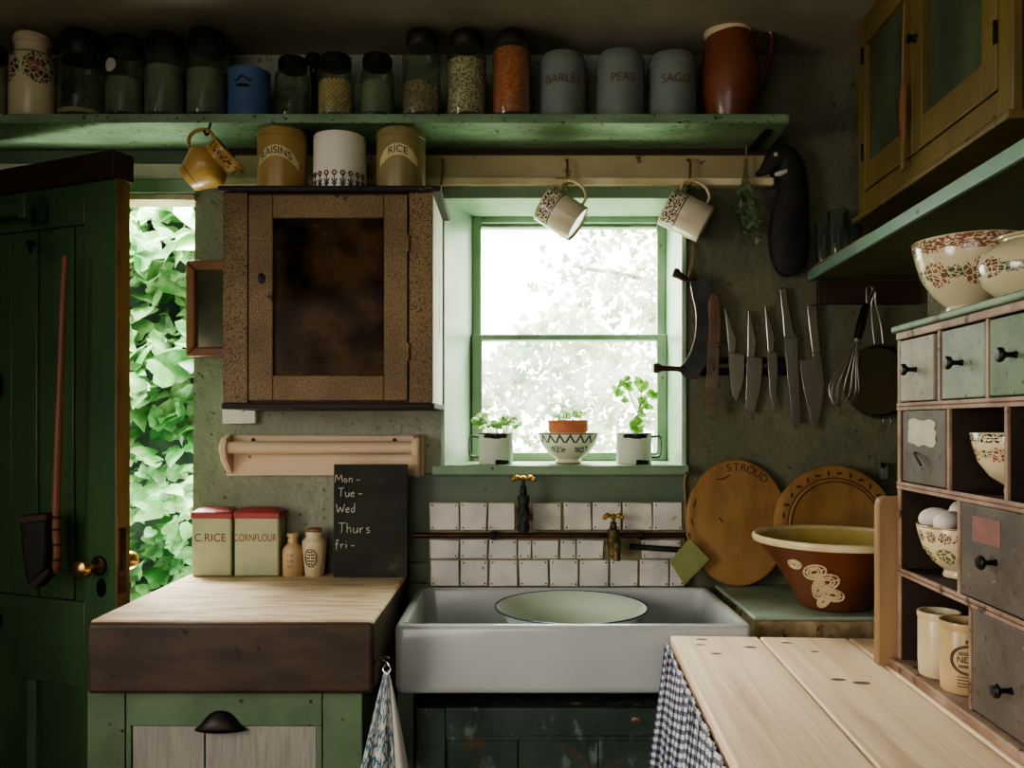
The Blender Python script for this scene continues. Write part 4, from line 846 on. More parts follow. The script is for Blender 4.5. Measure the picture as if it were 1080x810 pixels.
tap(647, 545, 558, 587, 574, .026, mat('tarnished_brass', (116,94,46), (72,64,40), sc=24, rough=.5, metal=.7, bump=.3), M['brass'], 'shorter tarnished brass tap between the lower tiles')
# ================================================================ WINDOW SILL POTS
SL = 1.2272
def seedlings(t, n, r, h, z0, spread, seed, ls=.012):
    random.seed(seed); st = MB(); lf = MB()
    for i in range(n):
        a = random.uniform(0, 6.28); q = r*math.sqrt(random.random())*.8; p = Vector((q*math.cos(a), q*math.sin(a), z0))
        e2 = p + Vector((spread*math.cos(a)*random.uniform(.2,1), spread*math.sin(a)*random.uniform(.2,1), h*random.uniform(.5,1)))
        st.tube([p, p.lerp(e2, .5) + Vector((0,0,h*.1)), e2], .0011, 5)
        for k2 in range(3): leaf(lf, e2 + Vector((random.uniform(-.012,.012), random.uniform(-.012,.012), random.uniform(-.008,.006))), ls*random.uniform(.7,1.3), (random.uniform(-.8,.8), -.6, 1), random.uniform(0,6.28), 1)
    st.build('stems', M['stemm'], t); lf.build('foliage', M['leafa'], t)
def potmug(px0, px1, pytop, d, hdir, label):
    x, r = jx(px0, px1, d); h = Z(pytop, d-r*.3) - SL
    t = thing('potted_plant', label, 'plant', (x, d, SL), group='plants in enamel mugs on the sill')
    c2 = MB().lathe([(0,.003),(r*.96,0),(r,.005),(r,h-.002),(r*1.03,h),(r*.98,h+.001),(r*.965,h-.004),(r*.96,.008),(0,.008)], 36).build('mug', M['mugenamel'], t)
    s = hdir
    MB().tube(smooth([(s*r,0,h*.88),(s*(r+.024),0,h*.90),(s*(r+.030),0,h*.78),(s*(r+.030),0,h*.40),(s*(r+.022),0,h*.24),(s*r,0,h*.22)], 5), .004, 8).build('handle', mat('worn_enamel_handle', (120,122,108), (60,56,48), sc=30, rough=.35, bump=.05), c2)
    MB().lathe([(0,h-.018),(r*.94,h-.02),(r*.94,h-.03),(0,h-.03)], 24).build('soil', M['soil'], t); return t, r, h
t, r, h = potmug(505, 541, 457, 2.655, -1, 'white enamel mug of seedlings on the sill with handle toward the cabinet')
seedlings(t, 17, r, .078, h-.018, .030, 4, .030)
t, r, h = potmug(650, 687, 457, 2.655, 1, 'white enamel mug holding a tall thin plant on the sill')
b = MB(); z0 = h-.02; b.tube(smooth([(.004,0,z0),(.008,0,z0+.06),(.020,0,z0+.11),(.026,.0,z0+.17)], 5), .0026, 6).tube(smooth([(.012,0,z0+.085),(-.012,0,z0+.14),(-.03,0,z0+.19)], 4), .0016, 6).tube(smooth([(.016,0,z0+.10),(.045,-.004,z0+.135),(.062,-.004,z0+.14)], 4), .0014, 6).build('stem', M['stemm'], t)
lf = MB(); random.seed(9)
for q in ((.026,0,z0+.175),(.03,0,z0+.165),(.018,0,z0+.185),(-.03,0,z0+.195),(-.038,0,z0+.185),(-.02,0,z0+.17),(.064,-.004,z0+.14),(.050,0,z0+.15),(.006,-.01,z0+.06),(.0,-.012,z0+.05),(.014,-.012,z0+.055),(.02,-.01,z0+.09),(-.035,0,z0+.12),(.03,0,z0+.125),(-.006,-.01,z0+.04),(.018,-.01,z0+.035),(.04,0,z0+.10),(-.045,0,z0+.16)):
    for k2 in range(2): leaf(lf, Vector(q)+Vector((random.uniform(-.01,.01),random.uniform(-.01,.01),random.uniform(-.01,.01))), random.uniform(.018,.034), (random.uniform(-.6,.6), -1, .6), random.uniform(0,6.28), 1)
lf.build('foliage', M['leafa'], t)
d = 2.685; x, r = jx(567, 632, d); h = Z(456.5, d-.05)-SL
t = thing('diamond_rim_bowl', 'cream footed bowl with green diamond rim on the window sill', 'bowl', (x, d, SL))
MB().lathe([(0,.004),(r*.40,0),(r*.44,.004),(r*.40,h*.14),(r*.62,h*.30),(r*.85,h*.58),(r*.95,h*.82),(r,h),(r*.97,h),(r*.91,h*.80),(r*.80,h*.56),(r*.5,h*.30),(0,h*.24)], 48).build('body', M['bowlW'], t, angle=60)
r2 = 21/FOC*d; hz0 = SL+h*.50
t = thing('potted_seedling', 'small terracotta pot of pale green seedlings sitting in the footed bowl', 'plant', (x-.001, d, hz0))
h2 = Z(443, d-.03)-hz0
MB().lathe([(0,.002),(r2*.62,0),(r2*.9,h2*.55),(r2*.92,h2*.56),(r2,h2*.60),(r2,h2),(r2*.9,h2),(r2*.88,h2*.6),(0,h2*.5)], 32).build('pot', M['terraplain'], t)
MB().lathe([(0,h2*.86),(r2*.9,h2*.84),(r2*.88,h2*.7),(0,h2*.7)], 24).build('soil', M['soil'], t)
seedlings(t, 13, r2*.8, .058, h2*.85, .026, 8, .026)
# ================================================================ GREEN PAD ON A STRING, TEA TOWEL
t = thing('pot_holder', 'olive green square felt pad hanging by a string beside the sink', 'pot holder', at(727, 617, 2.54))
d = 2.515
p4 = [at(727.5, 567, d), at(749, 590, d), at(722, 617, d), at(706, 592.5, d)]
MB().prism([(p.x, p.z) for p in p4], d-.004, d+.004).build('pad', M['tagg'], t, True, bevel=.003)
MB().tube(smooth([at(727, 570, d-.005), at(724, 560, 2.53), at(723, 535, 2.535), at(722, 508, 2.535), at(724, 500, 2.545)], 5), .0028, 6).build('loop', M['string'], t, True)
random.seed(5)
k = MB().tube([at(724, 499, 2.55), at(724, 499, 2.54)], .004)
t2 = tag(k.build('nail', M['iron']), 'small nail at the sill end holding the green pad', 'nail')
TY = 1.925
def cloth(u, v):
    py = 707 + 110*v; half = 2 + 24*v**.9
    cxp = 408 - 2.5*v; f = math.sin(u*PI*5 + .6*v)
    a = X(cxp + (2*u-1)*half, TY)
    return (a, TY - .004 - .014*v*(.5+.5*f) + .01*v*abs(2*u-1)**2, Z(py, TY))
t = thing('tea_towel', 'blue and white patterned tea towel hanging beside the sink', 'towel', at(406, 815, TY))
m = MB().grid(lambda u, v: cloth(u*.72, v), 44, 36); m.build('printed_cloth', M['towel'], t, True, solid=.0015)
m = MB().grid(lambda u, v: Vector(cloth(.70+u*.30, v)) + Vector((0, .004, 0)), 20, 36); m.build('plain_cloth', M['towelplain'], t, True, solid=.0015)
MB().tube(smooth([at(404, 696, TY+.02), at(409, 700, TY-.004), at(412, 706, TY-.008), at(408, 711, TY-.010), at(404, 706, TY-.006), at(407, 701, TY)], 5), .0020, 6).build('loop', M['steel'], t, True)
tag(MB().tube(smooth([at(394, 700, 1.956), at(400, 694, 1.94), at(410, 694, 1.94), at(412, 700, 1.94), at(406, 704, 1.935)], 4), .002, 6).build('wire_hook', M['iron']), 'twisted wire hook on the block corner holding the tea towel', 'hook')
# ================================================================ KNIVES ON THE BACK WALL
KD = 2.5785
t = thing('knife_rack', 'black magnetic knife rack of two parallel bars on the wall', 'knife rack', at(789, 396, 2.59))
for a, c2 in ((377, 383.5), (388.5, 396)): MB().box(X(734,2.59), X(838,2.59), 2.582, 2.591, Z(c2,2.59), Z(a,2.59)).build('bar', M['iron'], t, True, bevel=.0015)
for px in (745, 826): MB().box(X(px-3,2.59), X(px+3,2.59), 2.590, WALL-.0005, Z(396,2.59), Z(377,2.59)).build('mount', M['dark'], t, True)
def knife(name, label, blade, handle, bm_, hm, yb=KD, th=.0025, hth=.014, group='steel knives on the magnetic rack', extra=None):
    cx_ = sum(p[0] for p in blade)/len(blade); cz_ = max(p[1] for p in blade)
    t = thing(name, label, 'knife', at(cx_, cz_, yb), group=group)
    MB().prism([(X(a,yb), Z(c2,yb)) for a, c2 in blade], yb-th/2, yb+th/2+.002).build('blade', bm_, t, True, bevel=.0006)
    hb = MB().prism([(X(a,yb), Z(c2,yb)) for a, c2 in handle], yb-hth/2, yb+hth/2).build('handle', hm, t, True, bevel=.004, seg=3)
    return t, hb
def curve(pts, n=5): return [(p.x, p.y) for p in smooth([(a, b2, 0) for a, b2 in pts], n)]
t, hb = knife('old_knife', 'stained old knife with rounded tip and riveted wooden handle, leftmost on the rack', curve([(746.5,360),(745.5,390),(744,425),(746,437),(751,439),(755,434),(757.5,400),(759.5,360)]), curve([(747,362),(747.5,340),(746.5,322),(749,312),(754,310),(759,318),(760,340),(759.5,362)]), M['rustblade'], M['knifewood'], 2.5372)
for py in (330, 348): MB().tube([(X(753,2.53), 2.5312, Z(py,2.53)), (X(753,2.53), 2.5292, Z(py,2.53))], .004, 10).build('rivet', M['brass'], hb, True)
knife('kitchen_knife', 'steel knife with angular handle, first right of the old wooden-handled knife', [(767.6,371),(785,374.6),(784.6,395),(783,405),(777,423),(773,417),(771,408)], [(763,324),(765.5,326),(770,340),(776.5,358),(775,372.5),(767.5,372),(766,350)], M['steel'], M['steel'])
knife('kitchen_knife', 'steel santoku knife with blunt tip between two narrower knives', [(787.6,375),(804,378),(803,400),(801.5,411),(795,438),(786.5,430)], [(788,327),(790,328),(793,340),(797.2,360),(795.5,377),(787.4,376.5)], M['steel'], M['steel'])
knife('kitchen_knife', 'slim pointed steel utility knife left of the bread knife', [(809,371),(819.5,371.5),(820,395),(819,410),(816.6,434),(812,414)], [(805.5,321.5),(808,323),(812,340),(816.5,358),(815.5,372),(809,372),(807,345)], M['steel'], M['steel'])
ser = [(826.2,354.5),(839.8,354)]
for i in range(24): y = 358+i*3.7; ser += [(840.2+.16*i+1.0, y), (840.2+.16*i-.1, y+1.85)]
ser += [(844.5,447.5),(836,446)]
knife('bread_knife', 'long serrated steel bread knife hanging beside the chef knife', ser, [(821,304),(829,303.5),(833,330),(836.5,350),(839.5,356),(826,356.5),(824.5,335)], M['steel'], M['steel'])
knife('chef_knife', 'large wide steel chef knife, rightmost on the rack', curve([(843,380),(856,378.5),(857,371),(864,371),(867,385),(868.8,405),(867,425),(860,454),(854,436),(848,412),(843,380)], 4), [(850,322),(861.5,321.5),(862.5,345),(865,372),(856,373),(853,352)], M['steel'], M['steel'])
# double-handled curved chopper
yd = 2.548
t = thing('mezzaluna', 'dark double-handled curved herb chopper hanging beside the window', 'herb chopper', at(722, 400, yd))
out = curve([(733,291),(744,293),(752,306),(756.5,330),(755,355),(747,380),(736,397),(728,400),(721,397),(716,390)], 5)
inn = curve([(716,388),(722,382),(729,370),(733.5,352),(734,330),(730,310),(728,298)], 5)
MB().prism([(X(a,yd), Z(c2,yd)) for a, c2 in out + inn], yd-.003, yd+.003).build('blade', M['bladedark'], t, True, bevel=.001)
MB().tube([at(a, c2, yd-.004) for a, c2 in inn[2:-2]], .0016, 6).build('cutting_edge', M['steel'], t, True)
for pts, rs in (([(734,293),(726,295),(722,294),(717,291),(713,288),(710,287)], [.012,.008,.012,.014,.020,.016]), ([(722,390),(714,389),(706,388.5),(698,388.5),(693,388),(689,388)], [.013,.010,.011,.012,.021,.018])):
    MB().tube([at(a, c2, yd) for a, c2 in pts], [q*.78 for q in rs], 14).build('handle', M['dkwood'], t, True)
MB().tube(smooth([at(727.5, 290, yd-.006), at(731, 275, 2.57), at(732.5, 262, 2.585), at(730, 258, 2.585), at(729, 275, 2.575), at(726, 292, yd-.004)], 5), .0018, 6).build('string', M['string'], t, True)
# herbs tied to the shelf strap, goose
t = thing('herb_bunch', 'small bunch of drying green herbs hanging from the beam end', 'herbs', at(790, 262, 2.53))
random.seed(21); st = MB(); lf = MB()
for i in range(12):
    p0 = at(787+random.uniform(-1.5,1.5), 168, 2.535); p1 = at(787+random.uniform(-3,3), 195, 2.53); p2 = at(791+random.uniform(-7,6), random.uniform(225,258), 2.525+random.uniform(-.012,.01))
    st.tube(smooth([p0, p1, p2], 4), .0016, 5)
    for k2 in range(7): leaf(lf, p1.lerp(p2, random.random()) + Vector((random.uniform(-.012,.012), random.uniform(-.01,.01), 0)), random.uniform(.018,.036), (random.uniform(-1,1), -1, random.uniform(-.5,.5)), random.uniform(2.4,3.9), 0)
st.build('stems', M['herbs'], t, True); lf.build('leaves', M['herb'], t, True)
MB().tube([at(784, 192, 2.528), at(790, 191, 2.522), at(791, 194, 2.526), at(785, 195, 2.532)], .0028, 6, closed=True).tube([at(787, 150, 2.54), at(787, 192, 2.53)], .0022, 6).build('string', M['string'], t, True)
gd = 2.555
t = thing('goose_ornament', 'tall black goose-shaped ornament with pale cheek hanging at the beam end', 'ornament', at(835, 292, gd))
sp = smooth([at(836, 291, gd), at(834, 284, gd), at(832.5, 268, gd), at(832, 250, gd), at(832.5, 232, gd), at(835, 212, gd), at(836, 194, gd), at(834, 176, gd), at(828, 165, gd), at(819, 167, gd), at(811, 175, gd), at(803, 181.5, gd), at(797, 184.5, gd)], 4)
rad = [.012,.045,.060,.063,.058,.050,.044,.040,.036,.036,.024,.012,.004]; rs = []
for i in range(len(rad)-1):
    for k2 in range(4): rs.append(rad[i] + (rad[i+1]-rad[i])*k2/4)
rs.append(rad[-1]); m = MB().tube([Vector((0,0,0)) + p for p in sp], rs, 18)
m.v = [Vector((p.x, gd + (p.y-gd)*.55, p.z)) for p in m.v]
m.build('body', M['leather'], t, True)
MB().ball((X(819,2.53), 2.5365, Z(162,2.53)), (.007,.003,.007)).build('eye_patch', M['paper'], t, True)
MB().tube([at(817, 184, 2.542), at(823, 183, 2.536), at(830, 180, 2.533)], [.006,.009,.006], 8).build('cheek_patch', M['paper'], t, True)
# dark rail with whisk and pan under the right-hand shelf
t = thing('utensil_rail', 'dark brown wooden hanging rail under the right-hand shelf', 'rail', at(905, 320, 2.59))
MB().box(X(862,2.59), X(968,2.59), 2.578, WALL-.0005, Z(321,2.59), 1.7965).build('board', M['dkwood'], t, True, bevel=.002)
for px in (916, 922): MB().tube(smooth([at(px, 312, 2.579), at(px, 312, 2.566), at(px, 318, 2.558), at(px, 315, 2.552)], 4), .002, 6).build('hook', M['steel'], t, True)
A, B = at(917, 309, 2.528), at(886, 425, 2.505)
t = thing('whisk', 'wire balloon whisk with black handle hanging from the dark rail', 'whisk', B)
ax = (B-A).normalized(); H1, H2 = A + ax*.035, A + ax*.148
MB().tube(smooth([H1, H1.lerp(H2,.2), H1.lerp(H2,.6), H2], 4), [.009]*3+[.0125]*4+[.0135]*3+[.012]*3, 14).build('handle', M['blackplastic'], t, True)
MB().tube([H2, H2+ax*.010], .0125, 14).build('ferrule', M['steel'], t, True)
MB().tube(smooth([H1, A+Vector((-.009,0,.012)), A+Vector((.0,0,.020)), A+Vector((.009,0,.010)), H1], 4), .0022, 6).build('hanging_loop', M['steel'], t, True)
sd = ax.cross(Vector((0,1,0))).normalized(); Ln = (B - H2).length
for i in range(7):
    a = PI*i/7; dr = sd*math.cos(a) + Vector((0,1,0))*math.sin(a)*.75; S0 = H2 + ax*.010; R = .045
    MB().tube(smooth([S0+dr*.008, S0+ax*Ln*.35+dr*R*.5, S0+ax*Ln*.72+dr*R, S0+ax*Ln*.95+dr*R*.55, S0+ax*Ln, S0+ax*Ln*.95-dr*R*.55, S0+ax*Ln*.72-dr*R, S0+ax*Ln*.35-dr*R*.5, S0-dr*.008], 4), .0014, 6).build('wire', M['steel'], t, True)
pc = at(927, 402, 2.575); pr = .112
t = thing('hanging_pan', 'round dark steel pan hanging by its wire handle behind the drawer unit', 'pan', pc - Vector((0,0,pr)))
PM = axes(pc, (1,0,0), (0,-1,0))
MB().lathe([(0,-.018),(pr*.93,-.018),(pr*.97,-.012),(pr*.99,.010),(pr*1.03,.012),(pr*1.03,.014),(pr*.97,.012),(pr*.92,-.008),(0,-.012)], 48, PM).build('body', M['pansteel'], t, True)
for s in (-.016, .010): MB().tube(smooth([pc+Vector((s,-.006,pr*1.0)), pc+Vector((s-.008,-.008,pr+.06)), pc+Vector((s*.5-.022,-.016,pr+.125)), pc+Vector((-.02,-.020,pr+.16))], 5), .0025, 6).build('handle', M['steel'], t, True)
rg = pc + Vector((.022, -.006, -pr-.010)); MB().tube([rg + Vector((.012*math.cos(a), 0, .012*math.sin(a))) for a in [2*PI*i/20 for i in range(20)]], .0018, 6, closed=True).build('ring', M['steel'], t, True)
t = thing('wall_bracket', 'little grey metal bracket on the wall above the round boards', 'bracket', at(930, 506, 2.59))
MB().box(X(927,2.59), X(935,2.59), 2.572, WALL-.0005, Z(506,2.59), Z(488,2.59)).build('plate', M['panelg'], t, True, bevel=.003)
MB().tube([at(931, 492, 2.572), at(931, 490, 2.562)], .006, 10).build('peg', M['iron'], t, True)
# ================================================================ SLATE SLAB, ROUND BOARDS, PANCHEON
s0 = .857
t = thing('slate_slab', 'green slate worktop slab with rough stone front right of the sink', 'worktop', (.93, 2.37, 0))
MB().add([(.612,2.155,s0-.012),(1.245,2.155,s0-.012),(1.25,2.585,s0-.012),(.612,2.585,s0-.012),(.612,2.155,s0),(1.245,2.155,s0),(1.25,2.585,s0),(.612,2.585,s0)], [(0,3,2,1),(4,5,6,7),(0,1,5,4),(1,2,6,5),(2,3,7,6),(3,0,4,7)]).build('top', M['slate'], t, True, bevel=.008, seg=3)
MB().box(.616, 1.24, 2.160, 2.585, s0-.10, s0-.0125).build('stone_edge', M['stone'], t, True, bevel=.008)
MB().box(.66, 1.22, 2.2, 2.58, 0, s0-.1005).build('base', M['stone'], t, True, bevel=.01)
def lean_board(name, label, px, zb, rx, rz, yb, tiltdeg, build):
    Mx = Matrix.Translation((X(px, yb), yb, zb)) @ Matrix.Rotation(math.radians(-tiltdeg), 4, 'X')
    t = thing(name, label, 'board', M=Mx, group='round wooden boards leaning on the wall'); build(t); return t
def ellring(rx, rz, rr_, n=72): return [(rr_*rx*math.cos(2*PI*i/n), rz + rr_*rz*math.sin(2*PI*i/n)) for i in range(n)]
def b1(t):
    rx, rz = .158, .194
    MB().prism(ellring(rx, rz, 1), 0, .022).build('board', M['breadboard'], t, bevel=.007, seg=3)
    k = MB()
    for i, ch in enumerate('STROUD'):
        a = math.radians(98 - (i-.2)*9.5); vs, fs = glyphs(ch, .034)
        cx_, cz_ = rx*.86*math.cos(a), rz + rz*.87*math.sin(a); tn = a - PI/2
        k.add([(cx_ + x*math.cos(tn) - y*math.sin(tn), -.0008, cz_ + x*math.sin(tn) + y*math.cos(tn)) for x, y in vs], fs)
    k.build('carved_lettering', M['carve'], t)
    k = MB()
    for pts in (((-.062,.325),(-.04,.328),(-.022,.338)), ((-.126,.265),(-.134,.24)), ((-.143,.205),(-.136,.188)), ((-.056,.21),(-.046,.195))): k.tube([(x, -.0002, z) for x, z in pts], .0022, 5)
    k.build('scores', M['carve'], t)
lean_board('bread_board', 'plain honey-coloured round board carved with letters around its top edge', 779.5, s0+.0015, .158, .194, 2.540, 4.8, b1)
def b2(t):
    R = .186
    PMx = axes((0, .018, R), (1,0,0), (0,-1,0))
    MB().lathe([(0,0),(R*.97,0),(R,.004),(R,.016),(R*.985,.020),(R*.92,.022),(R*.80,.022),(R*.79,.0205),(R*.78,.022),(R*.745,.022),(R*.735,.0195),(R*.72,.018),(0,.0175)], 72, PMx).build('board', M['breadboard'], t)
    for q in (.79, .735): MB().tube([(q*R*math.cos(a), -.0035 if q > .75 else -.0025, R+q*R*math.sin(a)) for a in [2*PI*i/72 for i in range(72)]], .0017, 6, closed=True).build('groove', M['carve'], t)
    k = MB()
    for i in range(30):
        a = 2*PI*i/30; k.ball((R*.87*math.cos(a), -.0040, R + R*.87*math.sin(a)), (.010,.0012,.0035) , 8, 6) if i % 2 else k.ball((R*.87*math.cos(a), -.0040, R + R*.87*math.sin(a)), (.0035,.0012,.009), 8, 6)
    k.build('carved_border', M['carve'], t)
lean_board('bread_board', 'honey-coloured round board with carved ring border behind the big bowl', 885, s0+.0015, .186, .186, 2.500, 7.2, b2)
d = 2.280; x = X(880, d); zr = 1.052; h = zr - s0
t = thing('pancheon_bowl', 'large terracotta mixing bowl with cream rim and pale flower on the slate slab', 'bowl', (x, d, s0+.001)); rr_ = .218
MB().lathe([(0,.004),(.086,0),(.094,.006),(.120,h*.30),(.158,h*.60),(rr_*.93,h*.88),(rr_*.955,h*.905)], 64).build('body', M['terra'], t)
MB().lathe([(rr_*.95,h*.895),(rr_*.985,h*.905),(rr_,h*.95),(rr_*.99,h*.985),(rr_*.965,h),(rr_*.93,h*.985),(rr_*.91,h*.95)], 64).build('rim', M['slip'], t)
MB().lathe([(rr_*.915,h*.96),(rr_*.88,h*.88),(.146,h*.58),(.108,h*.28),(.08,.012),(0,.01)], 64).build('inside_glaze', M['slipin'], t)
def onbowl(a, f):
    pr_ = ((.006,.094),(h*.30,.120),(h*.60,.158),(h*.88,rr_*.93)); z = f*h
    for (za, ra), (zb_, rb_) in zip(pr_, pr_[1:]):
        if z <= zb_: r = ra + (rb_-ra)*(z-za)/(zb_-za); break
    else: r = pr_[-1][1]
    r += .0015; return Vector((r*math.sin(a), -r*math.cos(a), z))
k = MB()
def petal(a0, f0, sa, sf, rot=0):
    n = 14; rows_ = []
    for s in (.35, .62, .95): rows_.append([onbowl(a0 + s*(sa*math.cos(q)*math.cos(rot) - sf*math.sin(q)*math.sin(rot)*1.2), f0 + s*(sa*math.cos(q)*math.sin(rot)*.9 + sf*math.sin(q)*math.cos(rot))) for q in [2*PI*i/n for i in range(n)]])
    for s in rows_: k.tube(s, .0026, 5, closed=True)
    for i in range(0, n, 2): k.tube([rows_[0][i], rows_[2][i]], .0018, 5)
for a0, f0, sa, sf, ro in ((-.98,.66,.13,.065,.2), (-.68,.58,.22,.10,.35), (-.50,.44,.24,.12,.3), (-.40,.26,.26,.09,-.1), (-.68,.33,.20,.10,.9), (-.62,.15,.18,.07,.4)): petal(a0, f0, sa, sf, ro)
k.build('slip_flower', mat('pale_slip_print', (206,182,136), rough=.35, bump=0), t)
# ================================================================ PINE TABLE AND GINGHAM CURTAIN
TZ = .830; TO = (.381, 2.073, 0); t = thing('pine_table', 'scrubbed pale pine table with wide boards in the right foreground', 'table', M=rframe(TO))
bd = ((0, .2145), (.2185, .429), (.433, .644), (.648, .86))
MB().box(.004, 1.74, .01, .85, TZ-.033, TZ-.010).build('dark_underlay', M['dkwood'], t)
for i, (a, c2) in enumerate(bd):
    MB().box(-.0, 1.75, a, c2, TZ-.034, TZ).build('board', M['tabletop'], t, bevel=.005, seg=3)
MB().box(.06, 1.68, .06, .08, TZ-.13, TZ-.035).box(.06, 1.68, .78, .80, TZ-.13, TZ-.035).box(.06, .08, .08, .78, TZ-.13, TZ-.035).box(1.66, 1.68, .08, .78, TZ-.13, TZ-.035).build('apron', M['wood'], t)
for lx in (.06, 1.62):
    for ly in (.06, .74): MB().box(lx, lx+.06, ly, ly+.06, 0, TZ-.035).build('leg', M['wood'], t, bevel=.004)
KM_ = mat('dark_wood_knot', (104,72,52), (140,100,72), sc=60, rough=.7, bump=0)
for lx, ly, a in ((.035,.072,.011),(.085,.060,.009),(.16,.085,.010),(.055,.27,.010),(.13,.315,.008),(.34,.30,.012),(.36,.34,.014),(.10,.175,.012)): MB().lathe([(0,0),(a,0),(a*.6,.0006),(0,.0007)], 16, Matrix.Translation((lx, ly, TZ)) @ Matrix.Diagonal((.75,1.3,1,1))).build('wood_knot', KM_, t)
t = thing('gingham_curtain', 'navy and white gingham curtain gathered under the pine table edge', 'curtain', M=rframe(TO))
def cur(u, v):
    s = .006 + 1.3*u; f = math.sin(s*95 + 1.2*math.sin(s*17)) + .45*math.sin(s*41); a = .0025 + .011*min(1, v*2.5)
    return (s + .004*f, -.006 - a*(f+1.5) - .012*min(1, v*2.2) - .004*v + .0022*math.sin(s*310)*max(0, 1-v*9), TZ-.016 - (TZ-.07)*v)
m = MB().grid(cur, 420, 30); m.build('cloth', M['gingham'], t, solid=.0012)
MB().tube([(-.01, -.006, TZ-.050), (1.3, -.006, TZ-.050)], .004, 6).build('wire', M['iron'], t)
b_ = MB().grid(lambda u, v: (.004 + .003*math.sin(u*40) + .004*v, .12*u - .03*min(1, v*2), TZ-.036 - (TZ-.09)*v), 40, 20); b_.build('side_cloth', M['gingham'], t, solid=.0012)
# ================================================================ SPICE DRAWER UNIT ON THE TABLE
UO = (.822, 1.80, TZ+.0006); UM = rframe(UO); U = UM
t = thing('drawer_unit', 'old wooden unit of small drawers and pigeonholes on the pine table', 'drawer unit', M=UM)
HW, DP, HT = .72, .25, .735; z12, z23, z34 = .562, .394, .210; th = .014
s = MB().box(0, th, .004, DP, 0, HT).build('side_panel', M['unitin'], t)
MB().box(0, th, -.001, .004, .021, HT-.0305).build('edge_bead', M['unitwood'], s, bevel=.0015)
MB().box(HW-th, HW, 0, DP, 0, HT).build('side_panel', M['unitwood'], t, bevel=.002)
MB().box(th, HW-th, DP-.008, DP, 0, HT).build('back_panel', M['unitin'], t)
MB().box(-.008, HW+.008, -.012, DP, HT-.014, HT).build('top_board', M['unitgreen'], t, bevel=.004, seg=3)
MB().box(0, HW, -.004, .006, HT-.030, HT-.0145).build('top_rail', M['unitwood'], t, bevel=.002)
MB().box(-.006, HW+.006, -.016, DP, 0, .020).build('base_board', M['unitwood'], t, bevel=.004, seg=3)
for z in (z12, z23, z34):
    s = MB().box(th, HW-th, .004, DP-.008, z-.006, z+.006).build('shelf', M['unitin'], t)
    MB().box(0, HW, -.003, .004, z+.001, z+.008).box(0, HW, -.003, .004, z-.008, z-.001).box(th, HW-th, .000, .004, z-.001, z+.001).build('edge_bead', M['unitwood'], s, bevel=.0012)
cols = {1: (.201, .384, .565), 2: (.2404, .4444, .60), 3: (.2815, .545), 4: (.324, .60)}
lev = {1: (z12+.006, HT-.0305), 2: (z23+.006, z12-.006), 3: (z34+.006, z23-.006), 4: (.0205, z34-.006)}
for r, cs in cols.items():
    for c2 in cs:
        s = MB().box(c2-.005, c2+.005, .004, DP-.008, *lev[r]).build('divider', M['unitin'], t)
        MB().box(c2-.005, c2+.005, -.002, .004, *lev[r]).build('edge_bead', M['unitwood'], s, bevel=.001)
def knob(par, x, z, y0):
    MB().lathe([(0,0),(.0062,0),(.0045,.004),(.004,.014),(.007,.019),(.0115,.022),(.0125,.026),(.009,.030),(0,.031)], 20, axes((x, y0, z), (0,0,1), (0,-1,0))).build('knob', M['iron'], par)
def drawer(r, a, c2, m, kz=.5, kn=True, ins=.004):
    z0_, z1_ = lev[r]
    MBx = MB().box(a+.002, c2-.002, ins-.006, ins+.012, z0_+.004, z1_-.003).box(a+.006, c2-.006, ins+.0125, DP-.03, z0_+.004, z1_-.02)
    o = MBx.build('drawer', m, t, bevel=.0025)
    if kn: knob(o, (a+c2)/2, z0_+(z1_-z0_)*kz, ins-.006)
    return o
drawer(1, .016, .180, M['drawgrey']); MB().box(.181, .195, .008, .02, *lev[1]).build('divider', M['unitin'], t)
drawer(1, .212, .379, M['drawgreen']); drawer(1, .391, .560, M['drawgreen2']); drawer(1, .570, .705, M['drawgreen'])
o = drawer(2, .028, .232, M['drawdark'], kn=False); zc = (lev[2][0]+lev[2][1])/2
m = MB(); random.seed(2)
poly = []
for i in range(22):
    a = 2*PI*i/22; poly.append((.125 + .066*max(-1, min(1, 1.3*math.cos(a)))*random.uniform(.88,1.05), zc+.030 + .028*max(-1, min(1, 1.3*math.sin(a)))*random.uniform(.8,1.05)))
m.prism(poly, -.0035, -.0018); m.build('paper_label', M['paper'], o)
MB().tube(smooth([(.100, -.002, zc-.012), (.104, -.012, zc-.012), (.125, -.016, zc-.014), (.150, -.014, zc-.034)], 4), .0026, 6).build('bent_nail', M['iron'], o)
o = drawer(3, .288, .539, M['drawdark'], .46)
z0_, z1_ = lev[3]; MB().box(.335, .43, -.0032, -.0018, z0_+.105, z1_-.022).build('red_patch', M['drawred'], o, bevel=.0004)
drawer(3, .551, .705, M['drawdark']); drawer(4, .330, .594, M['drawdark'], .42); drawer(4, .606, .705, M['drawdark']); drawer(2, .606, .705, M['drawgrey'])
def P(tx, ty, z): v = UM @ Vector((tx, ty, z)); return v
def rbowl(name, label, cat, tx, ty, z, r, h, m, prof=None, foot=.44):
    p = P(tx, ty, z); t = thing(name, label, cat, M=rframe(p) @ Matrix.Rotation(math.radians(100), 4, 'Z'))
    prof = prof or [(0,.004),(r*foot*.95,0),(r*foot,.004),(r*foot*.9,h*.13),(r*.62,h*.28),(r*.84,h*.52),(r*.93,h*.75),(r,h*.985),(r*.985,h),(r*.965,h*.985),(r*.89,h*.74),(r*.79,h*.52),(r*.5,h*.28),(0,h*.24)]
    MB().lathe(prof, 56).build('body', m, t, angle=60); return t, p
rbowl('rose_bowl', 'large cream bowl printed with brown roses on top of the drawer unit', 'bowl', .160, .075, HT+.0008, .104, .147, M['bowlA'])
r = .092; h = .112
